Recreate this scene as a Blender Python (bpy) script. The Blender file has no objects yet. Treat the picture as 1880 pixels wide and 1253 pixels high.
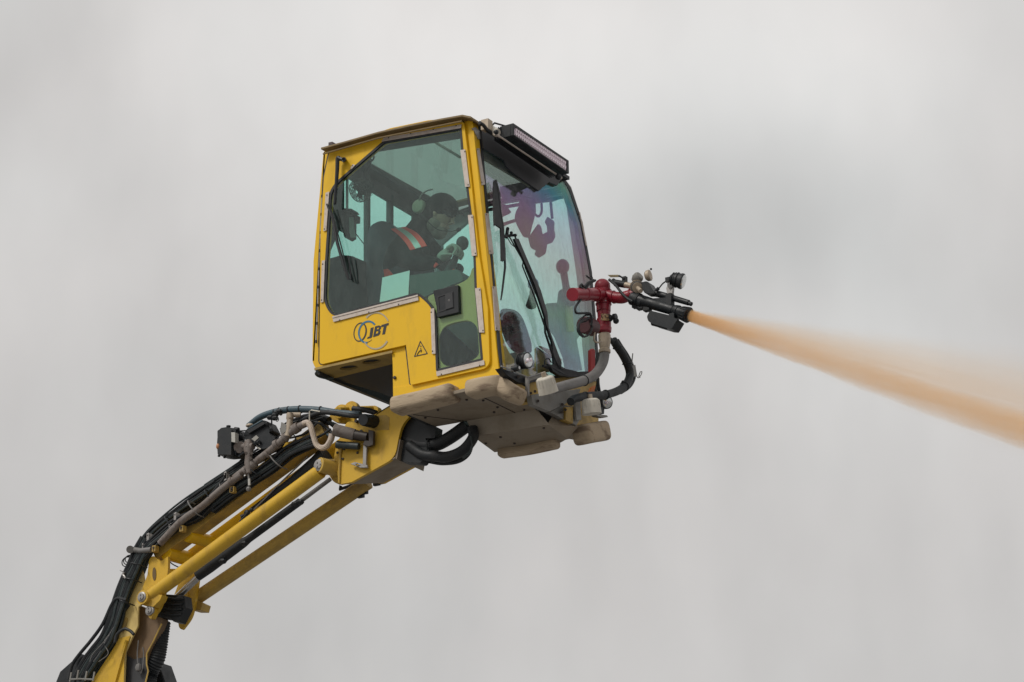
import bpy, bmesh, math, random
from mathutils import Vector, Matrix
from mathutils.geometry import tessellate_polygon
random.seed(7)
V = Vector
R_ = math.radians
sc = bpy.context.scene

# ------------------------------------------------------------ camera, world, sun
F = 5222.0; TH = R_(32); PITCH = R_(20.2)
fh = V((-math.sin(TH), math.cos(TH), 0)); rt = V((math.cos(TH), math.sin(TH), 0)); zz = V((0, 0, 1))
fw = fh*math.cos(PITCH) + zz*math.sin(PITCH); up = -fh*math.sin(PITCH) + zz*math.cos(PITCH)
CAM = V((11.424, -18.093, 2.621))
cd = bpy.data.cameras.new('camera'); cam = bpy.data.objects.new('camera', cd); sc.collection.objects.link(cam)
cam.matrix_world = Matrix.Translation(CAM) @ Matrix((rt, up, -fw)).transposed().to_4x4()
cd.sensor_width = 36; cd.lens = F/1880*36; cd.clip_start = .1; cd.clip_end = 5000
sc.camera = cam
sc.view_settings.view_transform = 'Standard'; sc.view_settings.look = 'None'
sc.view_settings.exposure = 0.0; sc.view_settings.gamma = 1
sc.cycles.transparent_max_bounces = 32; sc.cycles.volume_bounces = 4; sc.cycles.max_bounces = 10
sc.cycles.volume_step_rate = 1.0; sc.cycles.volume_max_steps = 256

SUN_AZ = R_(205); SUN_EL = R_(48)
w = bpy.data.worlds.new("World"); sc.world = w; w.use_nodes = True
nt = w.node_tree; N = nt.nodes; L = nt.links; N.clear()
def nd(t, **k):
    n = N.new(t)
    for a, b in k.items(): setattr(n, a, b)
    return n
out = nd('ShaderNodeOutputWorld'); bg1 = nd('ShaderNodeBackground'); bg2 = nd('ShaderNodeBackground'); mx = nd('ShaderNodeMixShader')
sky = nd('ShaderNodeTexSky'); sky.sky_type = 'NISHITA'; sky.sun_disc = False
sky.sun_elevation = SUN_EL; sky.sun_rotation = SUN_AZ; sky.dust_density = 5
L.new(sky.outputs[0], bg1.inputs[0]); bg1.inputs[1].default_value = 0.06
tc = nd('ShaderNodeTexCoord')
def wmap(scale, loc=(0, 0, 0)):
    m = nd('ShaderNodeMapping'); m.inputs['Scale'].default_value = scale; m.inputs['Location'].default_value = loc
    L.new(tc.outputs['Generated'], m.inputs[0]); return m
def wnoise(scale, det, mapn, rough=.5):
    n = nd('ShaderNodeTexNoise'); n.inputs['Scale'].default_value = scale; n.inputs['Detail'].default_value = det
    n.inputs['Roughness'].default_value = rough
    L.new(mapn.outputs[0], n.inputs['Vector']); return n
def wmath(op, a, b=None, c=None):
    m = nd('ShaderNodeMath', operation=op)
    for i, x in enumerate((a, b, c)):
        if x is None: continue
        if isinstance(x, (int, float)): m.inputs[i].default_value = x
        else: L.new(x, m.inputs[i])
    return m.outputs[0]
def wdot(v):
    m = nd('ShaderNodeVectorMath', operation='DOT_PRODUCT'); m.inputs[1].default_value = v
    L.new(tc.outputs['Generated'], m.inputs[0]); return m.outputs['Value']
def cloud_lobe(px, py, spread, stretch=1.0):
    """a cloud bank lying in a fixed direction of the sky; returns 0..1"""
    d = (fw + rt*(px-940)/F - up*(py-626.5)/F).normalized()
    a = (rt - d*rt.dot(d)).normalized(); b = d.cross(a)
    x = wmath('DIVIDE', wdot(a), spread*stretch); y = wmath('DIVIDE', wdot(b), spread)
    r2 = wmath('ADD', wmath('MULTIPLY', x, x), wmath('MULTIPLY', y, y))
    return wmath('POWER', 2.718, wmath('MULTIPLY', r2, -1.0))
n1 = wnoise(9, 3, wmap((1, 1, .6)), .45); n2 = wnoise(38, 2, wmap((1, 1, .22), (3, 1, 2)), .5); n3 = wnoise(16, 2, wmap((1, 1, 1), (9, 4, 1)))
val = wmath('ADD', 0.645, wmath('MULTIPLY', wmath('SUBTRACT', n1.outputs[0], .5), .26))
val = wmath('ADD', val, wmath('MULTIPLY', wmath('SUBTRACT', n2.outputs[0], .5), .075))
n4 = wnoise(30, 5, wmap((1, 1, .8), (5, 2, 7)), .55); val = wmath('ADD', val, wmath('MULTIPLY', wmath('SUBTRACT', n4.outputs[0], .5), .06))
for px, py, s, st, amp in ((1310, 330, .024, 1.5, -.075), (1370, 400, .045, 1.5, -.06), (1480, 480, .03, 1.4, -.04), (1500, 640, .035, 1.8, .09), (760, 120, .07, 2.0, .13), (1600, 120, .05, 1.6, .10),
                           (120, 560, .06, 1.2, .035), (80, 60, .05, 1.4, -.07), (1860, 60, .04, 1.0, -.04), (450, 560, .05, 1.3, -.03), (1000, 1200, .10, 2.4, -.065), (1860, 560, .03, .8, -.05), (200, 1200, .06, 1.5, -.05)):
    val = wmath('ADD', val, wmath('MULTIPLY', cloud_lobe(px, py, s, st), amp))
cr = nd('ShaderNodeMix', data_type='RGBA'); cr.inputs[6].default_value = (1.025, .995, .972, 1); cr.inputs[7].default_value = (.99, 1.0, .985, 1)
L.new(wmath('ADD', wmath('MULTIPLY', wmath('SUBTRACT', n3.outputs[0], .3), .9), wmath('MULTIPLY', cloud_lobe(1370, 400, .05, 1.5), .6)), cr.inputs[0]); cr.clamp_factor = True
vm = nd('ShaderNodeVectorMath', operation='SCALE'); L.new(cr.outputs[2], vm.inputs[0]); L.new(val, vm.inputs['Scale'])
L.new(vm.outputs[0], bg2.inputs[0]); bg2.inputs[1].default_value = 1.0
mx.inputs[0].default_value = .94
L.new(bg1.outputs[0], mx.inputs[1]); L.new(bg2.outputs[0], mx.inputs[2]); L.new(mx.outputs[0], out.inputs[0])

sl = bpy.data.lights.new('sun', 'SUN'); sl.energy = 1.9; sl.angle = R_(14); sl.color = (1, .96, .9)
so = bpy.data.objects.new('sun', sl); sc.collection.objects.link(so)
# sun_rotation r puts the sun at azimuth (sin r, cos r)
sdir = V((math.sin(SUN_AZ)*math.cos(SUN_EL), math.cos(SUN_AZ)*math.cos(SUN_EL), math.sin(SUN_EL)))
so.rotation_euler = sdir.to_track_quat('Z', 'Y').to_euler(); so.location = (0, 0, 30)

# ------------------------------------------------------------ geometry helpers
def ray(p): return fw + rt*(p[0]-940)/F - up*(p[1]-626.5)/F
def on(p, n, o):
    d = ray(p); n = V(n); return CAM + d*((V(o)-CAM).dot(n)/d.dot(n))
def PY(p, y=0.0): return on(p, (0, 1, 0), (0, y, 0))
def PX(p, x=0.0): return on(p, (1, 0, 0), (x, 0, 0))
def PZ(p, z=0.0): return on(p, (0, 0, 1), (0, 0, z))
def conv(ox, oy, s): return lambda *pts: [((ox+p[0]/s, oy+p[1]/s) + tuple(p[2:])) for p in pts]
c1 = conv(560, 200, 4.475); c2 = conv(560, 440, 4.475); c3 = conv(840, 200, 4.475); c4 = conv(880, 440, 3.915)
c5 = conv(700, 640, 4.2727); c6 = conv(380, 700, 4.476); c7 = conv(220, 860, 4.475); c8 = conv(80, 980, 4.59)
d1 = conv(1020, 460, 6.714); d2 = conv(640, 320, 5.696); d3 = conv(560, 540, 6.96); d5 = conv(860, 210, 8.35)
d6 = conv(380, 740, 5.875); d7 = conv(920, 620, 6.267)
e1 = conv(570, 260, 7.83); e2 = conv(590, 370, 7.83); e3 = conv(900, 560, 7.83); e4 = conv(200, 980, 7.37); e5 = conv(1140, 490, 9.64)
MM = 1/230.0     # metres per photo pixel at the cab
WA = PY((866, 222)); WB = PY((917, 690)); WN = (WB-WA).cross(V((0, 1, 0))).normalized()
if WN.x < 0: WN = -WN
def PW(p, off=0.0): return on(p, WN, WA + WN*off)          # windscreen plane
RA = PY((600, 275)); RB = PY((577, 678)); RN = (RB-RA).cross(V((0, 1, 0))).normalized()
if RN.x > 0: RN = -RN
def PR(p, off=0.0): return on(p, RN, RA - RN*off)          # rear wall plane

def fillet(pts, seg=6):
    """2d polygon; a third number on a point rounds that corner"""
    o = []; n = len(pts)
    for i, p in enumerate(pts):
        if len(p) < 3 or p[2] <= 0: o.append((p[0], p[1])); continue
        c = V(p[:2]); a = V(pts[i-1][:2])-c; b = V(pts[(i+1) % n][:2])-c
        r = min(p[2], a.length*.49, b.length*.49)
        p0 = c+a.normalized()*r; p1 = c+b.normalized()*r
        for k in range(seg+1):
            t = k/seg; q = p0*(1-t)**2 + c*2*t*(1-t) + p1*t*t; o.append((q.x, q.y))
    return o
def inset(pts, d):
    """shrink a 2d polygon by d px"""
    n = len(pts); A = sum(pts[i-1][0]*pts[i][1]-pts[i][0]*pts[i-1][1] for i in range(n)); s = 1 if A > 0 else -1
    o = []
    for i in range(n):
        a = (V(pts[i][:2])-V(pts[i-1][:2])).normalized(); b = (V(pts[(i+1) % n][:2])-V(pts[i][:2])).normalized()
        na = V((-a.y, a.x))*s; nb = V((-b.y, b.x))*s; m = na+nb
        if m.length < .3: m = na
        m = m.normalized(); q = V(pts[i][:2])+m*d/max(.5, m.dot(na)); o.append((q.x, q.y))
    return o
def smooth_path(pts, sub=6):
    pts = [V(p) for p in pts]
    if len(pts) < 3: return pts
    o = []; P = [pts[0]*2-pts[1]] + pts + [pts[-1]*2-pts[-2]]
    for i in range(1, len(P)-2):
        for k in range(sub):
            t = k/sub; a, b, c, d = P[i-1:i+3]
            o.append(.5*((2*b)+(c-a)*t+(2*a-5*b+4*c-d)*t*t+(3*b-a-3*c+d)*t**3))
    o.append(pts[-1]); return o

class MB:
    def __init__(s): s.v = []; s.f = []; s.m = []
    def add(s, vs, fs, mi=0):
        b = len(s.v); s.v += [V(x) for x in vs]
        for f in fs: s.f.append([i+b for i in f]); s.m.append(mi)
        return s
    def slab(s, front, vec, holes=(), mi=0):
        vec = V(vec); loops = [list(front)] + [list(h) for h in holes]; flat = [p for l in loops for p in l]; n = len(flat)
        # project on the plane for tessellation
        tri = tessellate_polygon([[V(p) for p in l] for l in loops])
        vs = flat + [p+vec for p in flat]
        fs = [list(t) for t in tri] + [[i+n for i in reversed(t)] for t in tri]; b = 0
        for l in loops:
            k = len(l)
            for i in range(k): j = (i+1) % k; fs.append([b+i, b+j, b+j+n, b+i+n])
            b += k
        return s.add(vs, fs, mi)
    def band(s, outer, inner, vec, mi=0):
        k = len(outer); vec = V(vec); vs = list(outer)+list(inner); vs = vs+[V(p)+vec for p in vs]; fs = []
        for i in range(k):
            j = (i+1) % k; fs += [[i, j, k+j, k+i], [2*k+i, 3*k+i, 3*k+j, 2*k+j], [i, 2*k+i, 2*k+j, j], [k+i, k+j, 3*k+j, 3*k+i]]
        return s.add(vs, fs, mi)
    def tube(s, path, r, n=12, mi=0, caps=True, sec=None, ref=None):
        path = [V(p) for p in path]; k = len(path); vs = []; fs = []
        rr = r if isinstance(r, (list, tuple)) else [r]*k
        if len(rr) != k: rr = [rr[int(i*(len(rr)-1)/(k-1))]*(1-(i*(len(rr)-1)/(k-1)) % 1) + rr[min(len(rr)-1, int(i*(len(rr)-1)/(k-1))+1)]*((i*(len(rr)-1)/(k-1)) % 1) for i in range(k)]
        t0 = (path[1]-path[0]).normalized(); u = V(ref) if ref else t0.orthogonal(); u = (u-t0*u.dot(t0)).normalized()
        for i in range(k):
            t = (path[min(i+1, k-1)]-path[max(i-1, 0)])
            t = t.normalized() if t.length > 1e-9 else t0
            u = u-t*u.dot(t); u = u.normalized() if u.length > 1e-6 else t.orthogonal().normalized(); b = t.cross(u)
            for j in range(n):
                a = 2*math.pi*j/n
                if sec: x, y = sec(a)
                else: x, y = math.cos(a), math.sin(a)
                vs.append(path[i]+(u*x+b*y)*rr[i])
        for i in range(k-1):
            for j in range(n): q = (j+1) % n; fs.append([i*n+j, i*n+q, (i+1)*n+q, (i+1)*n+j])
        if caps: fs += [list(range(n))[::-1], [(k-1)*n+j for j in range(n)]]
        return s.add(vs, fs, mi)
    def cyl(s, a, b, r, r2=None, n=20, mi=0): return s.tube([a, b], [r, r if r2 is None else r2], n, mi)
    def ring(s, c, axis, R, r, n=24, m=8, mi=0, arc=1.0, start=0.0, ref=None):
        axis = V(axis).normalized(); u = V(ref) if ref else axis.orthogonal(); u = (u-axis*u.dot(axis)).normalized(); b = axis.cross(u)
        p = [V(c)+(u*math.cos(start+2*math.pi*arc*i/n)+b*math.sin(start+2*math.pi*arc*i/n))*R for i in range(n+(0 if arc == 1 else 1))]
        if arc == 1: p = p+[p[0], ]
        return s.tube(p, r, m, mi, caps=arc != 1)
    def box(s, c, size, rot=None, mi=0):
        c = V(c); x, y, z = [q/2 for q in size]; M = rot or Matrix.Identity(3)
        vs = [c+M@V((sx*x, sy*y, sz*z)) for sx in (-1, 1) for sy in (-1, 1) for sz in (-1, 1)]
        return s.add(vs, [[0, 1, 3, 2], [4, 6, 7, 5], [0, 4, 5, 1], [2, 3, 7, 6], [0, 2, 6, 4], [1, 5, 7, 3]], mi)
    def beam(s, a, b, w_, h, mi=0, side=(0, 1, 0)):
        a = V(a); b = V(b); t = (b-a).normalized(); y = V(side); y = (y-t*y.dot(t)).normalized(); z = t.cross(y)
        M = Matrix((t, y, z)).transposed(); return s.box((a+b)/2, ((b-a).length, w_, h), M, mi)
    def ball(s, c, r, n=16, mi=0, sc_=(1, 1, 1), rot=None):
        c = V(c); vs = []; fs = []; m = n//2; M = rot or Matrix.Identity(3)
        for i in range(1, m):
            for j in range(n):
                a = math.pi*i/m; b = 2*math.pi*j/n
                vs.append(c+M@V((r*sc_[0]*math.sin(a)*math.cos(b), r*sc_[1]*math.sin(a)*math.sin(b), r*sc_[2]*math.cos(a))))
        for i in range(m-2):
            for j in range(n): q = (j+1) % n; fs.append([i*n+j, i*n+q, (i+1)*n+q, (i+1)*n+j])
        t = len(vs); vs += [c+M@V((0, 0, r*sc_[2])), c-M@V((0, 0, r*sc_[2]))]
        for j in range(n): q = (j+1) % n; fs.append([t, q, j]); fs.append([t+1, (m-2)*n+j, (m-2)*n+q])
        return s.add(vs, fs, mi)
    def lathe(s, c, axis, prof, n=24, mi=0):
        """prof: (distance along the axis, radius)"""
        axis = V(axis).normalized(); c = V(c)
        return s.tube([c+axis*d for d, r in prof], [max(r, 1e-4) for d, r in prof], n, mi) if len(prof) > 1 else s
    def build(s, name, mats, parent=None, bev=0, smooth=True, ang=35):
        me = bpy.data.meshes.new(name); me.from_pydata([tuple(v) for v in s.v], [], s.f)
        if not isinstance(mats, (list, tuple)): mats = [mats]
        for m in mats: me.materials.append(m)
        for p, mi in zip(me.polygons, s.m): p.material_index = mi
        bm = bmesh.new(); bm.from_mesh(me); bmesh.ops.recalc_face_normals(bm, faces=bm.faces)
        if smooth:
            for f in bm.faces: f.smooth = True
        bm.to_mesh(me); bm.free()
        if smooth: me.set_sharp_from_angle(angle=R_(ang))
        o = bpy.data.objects.new(name, me); sc.collection.objects.link(o)
        if bev:
            b = o.modifiers.new('bevel', 'BEVEL'); b.width = bev; b.segments = 2; b.limit_method = 'ANGLE'; b.angle_limit = R_(40)
            b.harden_normals = False
        if parent:
            o.parent = parent; o.matrix_parent_inverse = parent_inv(parent)
        return o
def parent_inv(p):
    M = Matrix.Identity(4); q = p
    chain = []
    while q: chain.append(q); q = q.parent
    for q in reversed(chain): M = M @ (q.matrix_parent_inverse @ Matrix.Translation(q.location)) if q.parent else Matrix.Translation(q.location)
    return M.inverted()
def thing(name, label, cat, loc, group=None):
    o = bpy.data.objects.new(name, None); sc.collection.objects.link(o); o.location = loc; o.empty_display_size = .1
    o['label'] = label; o['category'] = cat
    if group: o['group'] = group
    return o
def tag(o, label, cat, group=None, kind=None):
    if label: o['label'] = label
    if cat: o['category'] = cat
    if group: o['group'] = group
    if kind: o['kind'] = kind
    return o

EXT = V((-.5, .8, .35))
# ------------------------------------------------------------ materials
def mat(name, col, rough=.5, metal=0.0, spec=.5, dirt=0.0, dirt_col=(.12, .09, .06), scale=6, bump=0.0, bump_scale=60, coat=0.0, det=6, lo=.45, hi=.75, streak=None):
    m = bpy.data.materials.new(name); m.use_nodes = True; t = m.node_tree; b = t.nodes['Principled BSDF']
    b.inputs['Base Color'].default_value = (*col, 1); b.inputs['Roughness'].default_value = rough; b.inputs['Metallic'].default_value = metal
    b.inputs['Specular IOR Level'].default_value = spec; b.inputs['Coat Weight'].default_value = coat; b.inputs['Coat Roughness'].default_value = .25
    tcn = t.nodes.new('ShaderNodeTexCoord'); mp = t.nodes.new('ShaderNodeMapping'); t.links.new(tcn.outputs['Object'], mp.inputs[0])
    if streak: mp.inputs['Scale'].default_value = streak
    if dirt > 0:
        n = t.nodes.new('ShaderNodeTexNoise'); n.inputs['Scale'].default_value = scale; n.inputs['Detail'].default_value = det; n.inputs['Roughness'].default_value = .65
        t.links.new(mp.outputs[0], n.inputs['Vector'])
        r = t.nodes.new('ShaderNodeMapRange'); r.inputs[1].default_value = lo; r.inputs[2].default_value = hi; r.inputs[3].default_value = 0; r.inputs[4].default_value = dirt
        t.links.new(n.outputs[0], r.inputs[0])
        x = t.nodes.new('ShaderNodeMix'); x.data_type = 'RGBA'; x.inputs[6].default_value = (*col, 1); x.inputs[7].default_value = (*dirt_col, 1)
        t.links.new(r.outputs[0], x.inputs[0]); t.links.new(x.outputs[2], b.inputs['Base Color'])
        rr = t.nodes.new('ShaderNodeMapRange'); rr.inputs[1].default_value = 0; rr.inputs[2].default_value = max(dirt, .01); rr.inputs[3].default_value = rough; rr.inputs[4].default_value = min(1, rough+.25)
        t.links.new(r.outputs[0], rr.inputs[0]); t.links.new(rr.outputs[0], b.inputs['Roughness'])
    if bump > 0:
        n2_ = t.nodes.new('ShaderNodeTexNoise'); n2_.inputs['Scale'].default_value = bump_scale; n2_.inputs['Detail'].default_value = 4
        t.links.new(mp.outputs[0], n2_.inputs['Vector'])
        bp = t.nodes.new('ShaderNodeBump'); bp.inputs['Strength'].default_value = bump; bp.inputs['Distance'].default_value = .01
        t.links.new(n2_.outputs[0], bp.inputs['Height']); t.links.new(bp.outputs[0], b.inputs['Normal'])
    return m
def glass(name, tint, refl_mul=1.0, irid=False, grime=.07):
    """tinted pane: transmitting tint plus mirror coat by Fresnel; a pane is a slab so this acts twice"""
    m = bpy.data.materials.new(name); m.use_nodes = True; t = m.node_tree; t.nodes.clear()
    o = t.nodes.new('ShaderNodeOutputMaterial'); mixs = t.nodes.new('ShaderNodeMixShader'); tr = t.nodes.new('ShaderNodeBsdfTransparent'); gl = t.nodes.new('ShaderNodeBsdfGlossy')
    tr.inputs[0].default_value = (*tint, 1); gl.inputs['Roughness'].default_value = .03
    fr = t.nodes.new('ShaderNodeLayerWeight'); pw = t.nodes.new('ShaderNodeMath'); pw.operation = 'POWER'; pw.inputs[1].default_value = 4
    t.links.new(fr.outputs['Facing'], pw.inputs[0])
    ma = t.nodes.new('ShaderNodeMath'); ma.operation = 'MULTIPLY_ADD'; ma.inputs[1].default_value = .9; ma.inputs[2].default_value = .035; t.links.new(pw.outputs[0], ma.inputs[0])
    mu = t.nodes.new('ShaderNodeMath'); mu.operation = 'MULTIPLY'; mu.inputs[1].default_value = refl_mul; mu.use_clamp = True
    t.links.new(ma.outputs[0], mu.inputs[0]); t.links.new(mu.outputs[0], mixs.inputs[0])
    t.links.new(tr.outputs[0], mixs.inputs[1]); t.links.new(gl.outputs[0], mixs.inputs[2]); t.links.new(mixs.outputs[0], o.inputs[0])
    tcn = t.nodes.new('ShaderNodeTexCoord')
    # grime film on the pane, drying streaks
    mp = t.nodes.new('ShaderNodeMapping'); mp.inputs['Scale'].default_value = (1, 1, .35); t.links.new(tcn.outputs['Object'], mp.inputs[0])
    n = t.nodes.new('ShaderNodeTexNoise'); n.inputs['Scale'].default_value = 22; n.inputs['Detail'].default_value = 12; n.inputs['Roughness'].default_value = .78; t.links.new(mp.outputs[0], n.inputs['Vector'])
    mr = t.nodes.new('ShaderNodeMapRange'); mr.inputs[1].default_value = .45; mr.inputs[2].default_value = .8; mr.inputs[3].default_value = .008; mr.inputs[4].default_value = grime
    t.links.new(n.outputs[0], mr.inputs[0])
    df = t.nodes.new('ShaderNodeBsdfDiffuse'); df.inputs[0].default_value = (.5, .52, .5, 1)
    m2 = t.nodes.new('ShaderNodeMixShader'); t.links.new(mr.outputs[0], m2.inputs[0]); t.links.new(mixs.outputs[0], m2.inputs[1]); t.links.new(df.outputs[0], m2.inputs[2]); t.links.new(m2.outputs[0], o.inputs[0])
    if irid:   # coated screen's interference colours, painted by height into the reflection tint
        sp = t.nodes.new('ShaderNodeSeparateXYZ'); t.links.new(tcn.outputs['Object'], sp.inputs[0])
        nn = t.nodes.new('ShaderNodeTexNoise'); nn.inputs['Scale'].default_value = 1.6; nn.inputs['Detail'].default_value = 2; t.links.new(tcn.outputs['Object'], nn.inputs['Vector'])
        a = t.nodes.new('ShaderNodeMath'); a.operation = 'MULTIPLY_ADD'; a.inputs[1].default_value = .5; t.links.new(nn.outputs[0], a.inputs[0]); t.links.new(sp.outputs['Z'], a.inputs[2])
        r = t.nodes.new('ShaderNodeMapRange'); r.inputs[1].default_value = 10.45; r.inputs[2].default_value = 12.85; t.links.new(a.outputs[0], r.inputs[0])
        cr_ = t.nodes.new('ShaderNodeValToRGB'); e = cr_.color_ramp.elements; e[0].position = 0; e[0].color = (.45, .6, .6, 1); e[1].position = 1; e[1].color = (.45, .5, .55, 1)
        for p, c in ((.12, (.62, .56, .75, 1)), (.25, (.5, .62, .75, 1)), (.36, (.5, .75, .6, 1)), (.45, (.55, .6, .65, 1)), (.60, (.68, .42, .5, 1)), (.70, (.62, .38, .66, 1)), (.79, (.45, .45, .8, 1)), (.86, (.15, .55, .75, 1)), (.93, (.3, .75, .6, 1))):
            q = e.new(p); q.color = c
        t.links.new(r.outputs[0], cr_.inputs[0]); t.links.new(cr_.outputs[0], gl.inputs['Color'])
    return m
YEL = (.78, .468, .007)
M_yel = mat('yellow paint', YEL, .42, spec=.35, dirt=.42, dirt_col=(.36, .21, .02), scale=3.6, coat=.08, lo=.52, hi=.8, bump=.03, bump_scale=5, streak=(2.2, 2.2, .8), det=9)
M_ydirty = mat('yellow paint worn', (.50, .325, .06), .5, dirt=.8, dirt_col=(.18, .125, .06), scale=5, lo=.42, hi=.72, bump=.08, bump_scale=30)
M_byel = mat('boom yellow paint', (.62, .385, .035), .45, spec=.35, dirt=.75, dirt_col=(.28, .17, .05), scale=4.5, coat=.05, lo=.48, hi=.76, bump=.04, bump_scale=8, streak=(1.5, 2, .9), det=10)
M_ypale = mat('pale dusty yellow paint', (.62, .46, .16), .6, dirt=.5, dirt_col=(.3, .22, .09), scale=6)
M_roofshade = mat('roof yellow with painted shade', (.24, .165, .07), .55, dirt=.7, dirt_col=(.15, .11, .06), scale=6, lo=.35, hi=.7)  # cab yellow darkened with the shade under the lip, plus dirt
M_under = mat('underbody plate', (.25, .205, .15), .65, dirt=.7, dirt_col=(.16, .12, .08), scale=4, bump=.15, bump_scale=20)
M_under_lit = mat('underbody plate with painted light', (.33, .285, .225), .6, dirt=.6, dirt_col=(.22, .18, .13), scale=5, bump=.1, bump_scale=20)  # brighter copy of the underbody plate, its shading difference painted in
M_bump = mat('weathered rubber bumper', (.43, .34, .235), .8, dirt=.8, dirt_col=(.17, .12, .085), scale=8, bump=.35, bump_scale=55, lo=.5, hi=.64, streak=(.45, 1, 2.2), det=10)
M_blk = mat('black rubber', (.015, .018, .021), .52, spec=.35, dirt=.5, dirt_col=(.055, .052, .05), scale=12)
M_blk2 = mat('black plastic', (.012, .015, .018), .42, spec=.35, dirt=.3, dirt_col=(.045, .045, .045), scale=14)
M_seal = mat('seal', (.02, .022, .025), .6)
M_dkgreen = mat('dark green hose', (.016, .028, .03), .45, dirt=.5, dirt_col=(.08, .08, .07), scale=20)
M_blue = mat('blue grey hose', (.035, .075, .1), .45, dirt=.4, dirt_col=(.12, .11, .1), scale=20)
M_alu = mat('aluminium strip', (.52, .46, .41), .5, metal=.25, dirt=.6, dirt_col=(.35, .27, .2), scale=22)
M_steel = mat('galvanised steel', (.33, .32, .31), .45, metal=.6, dirt=.5, dirt_col=(.14, .11, .09), scale=15)
M_chrome = mat('chrome rod', (.5, .5, .5), .22, metal=.9, dirt=.4, dirt_col=(.15, .13, .12), scale=8)
M_pipe = mat('rusty grey pipe', (.19, .165, .15), .62, dirt=.8, dirt_col=(.09, .055, .035), scale=14, bump=.3, bump_scale=50)
M_gpipe = mat('grey painted pipe', (.17, .165, .16), .55, dirt=.5, dirt_col=(.09, .08, .07), scale=7, bump=.08)
M_braid = mat('braided hose', (.5, .42, .36), .6, dirt=.5, dirt_col=(.25, .18, .14), scale=20)
M_red = mat('red paint', (.27, .010, .025), .42, dirt=.5, dirt_col=(.15, .012, .03), scale=9, coat=.2)
M_redsm = mat('red safety paint', (.42, .03, .03), .5)
M_tan = mat('tan coupling', (.42, .35, .27), .5, metal=.3, dirt=.5, dirt_col=(.25, .2, .14), scale=15)
M_cup = mat('cream plastic cap', (.56, .53, .46), .55, dirt=.6, dirt_col=(.3, .26, .2), scale=9, streak=(1, 1, .3))
M_gplate = mat('grey bracket plate', (.22, .215, .20), .55, dirt=.5, dirt_col=(.12, .1, .08), scale=6)
M_int = mat('cab interior dark', (.035, .036, .04), .6)
M_int2 = mat('cab headlining', (.30, .30, .27), .8)
M_intw = mat('cab interior trim purple grey', (.10, .075, .082), .6)
M_seat = mat('seat fabric', (.085, .08, .10), .9)
M_cloth = mat('dark work jacket', (.007, .007, .009), .9, bump=.5, bump_scale=25)
M_vest = mat('hi vis red fabric', (.95, .07, .05), .7)
M_refl = mat('reflective tape', (.42, .45, .4), .4)
M_skin = mat('skin', (.50, .33, .25), .55)
M_beard = mat('beard hair', (.26, .22, .18), .9, bump=.6, bump_scale=120)
M_hood = mat('black knit hood', (.008, .008, .009), .95, bump=.5, bump_scale=90)
M_muff = mat('olive ear cup', (.40, .42, .31), .5)
M_glove = mat('grey work glove', (.42, .41, .35), .85, bump=.5, bump_scale=60)
M_jean = mat('blue work trousers', (.04, .06, .11), .85, bump=.3, bump_scale=40)
M_lens = mat('lamp lens', (.62, .64, .64), .12, metal=.6)
M_led = mat('led reflector', (.92, .82, .89), .45)
M_white = mat('white paper label', (.42, .41, .38), .6)
M_screw = mat('screw head', (.04, .03, .025), .5)
M_logo_k = mat('decal black', (.02, .02, .022), .5); M_logo_b = mat('decal blue', (.03, .16, .28), .45); M_logo_s = mat('decal silver', (.42, .36, .25), .4, metal=.2)
M_orange = mat('orange reflector', (.7, .2, .04), .4)
G_side = glass('tinted side glass', (.76, .93, .89), 1.5)
G_rear = glass('tinted rear glass', (.80, .955, .925), .8)
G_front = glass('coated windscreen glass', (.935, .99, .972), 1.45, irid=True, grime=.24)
G_roof = glass('smoked roof glass', (.62, .66, .63), 1.0)
G_blue = mat('blue knob', (.02, .16, .35), .4)

# ------------------------------------------------------------ ground (apron far below, lights the undersides)
g = MB().add([(-2500, -2500, 0), (2500, -2500, 0), (2500, 2500, 0), (-2500, 2500, 0)], [[0, 1, 2, 3]]).build('ground', mat('wet concrete apron', (.17, .165, .16), .6, dirt=.6, dirt_col=(.15, .145, .14), scale=.3), smooth=False)
tag(g, None, None, kind='structure')

# ============================================================ OPERATOR CAB
cab = thing('operator_cab', 'yellow glazed operator cab raised on the boom, JBT lettering on its door', 'cab', (-.9, .8, 10.1))
ydir = V((0, 1, 0)); W = 1.62
# outline of the glass in the door (photo px)
glass_out = fillet(c1((640, 265, 6), (1285, 152, 5), (1300, 330), (1370, 870), (1400, 1215)) + c2((1410, 400), (1462, 992, 4), (1076, 1085, 4), (1056, 570, 36), (925, 452, 8), (226, 642, 34), (150, 515, 34), (165, 160)) + c1((180, 1000), (196, 690, 14), (245, 608, 12)))
door_out = fillet(c1((203, 335, 10), (420, 280, 40), (640, 228, 50), (1000, 150, 60), (1303, 97, 8), (1360, 560)) + c2((1430, 130), (1500, 560), (1518, 1052, 16), (866, 1196, 4), (829, 866), (118, 1030, 8), (122, 600)) + c1((128, 1000), (155, 560)))
body_out = fillet([(594, 279, 4)] + c1((700, 160), (1010, 95)) + [(866, 216, 10), (887, 400), (918, 690), (919, 701), (722, 748), (721, 668), (719.6, 646, 3), (580, 679, 8), (573.5, 664, 5), (575.6, 480)])
hole_b = inset(glass_out, 3.5)
s = MB().slab([PY(p, 0) for p in body_out], ydir*.045, [[PY(p, 0) for p in hole_b]])
s.build('side_frame', M_yel, cab, bev=.004)
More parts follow.
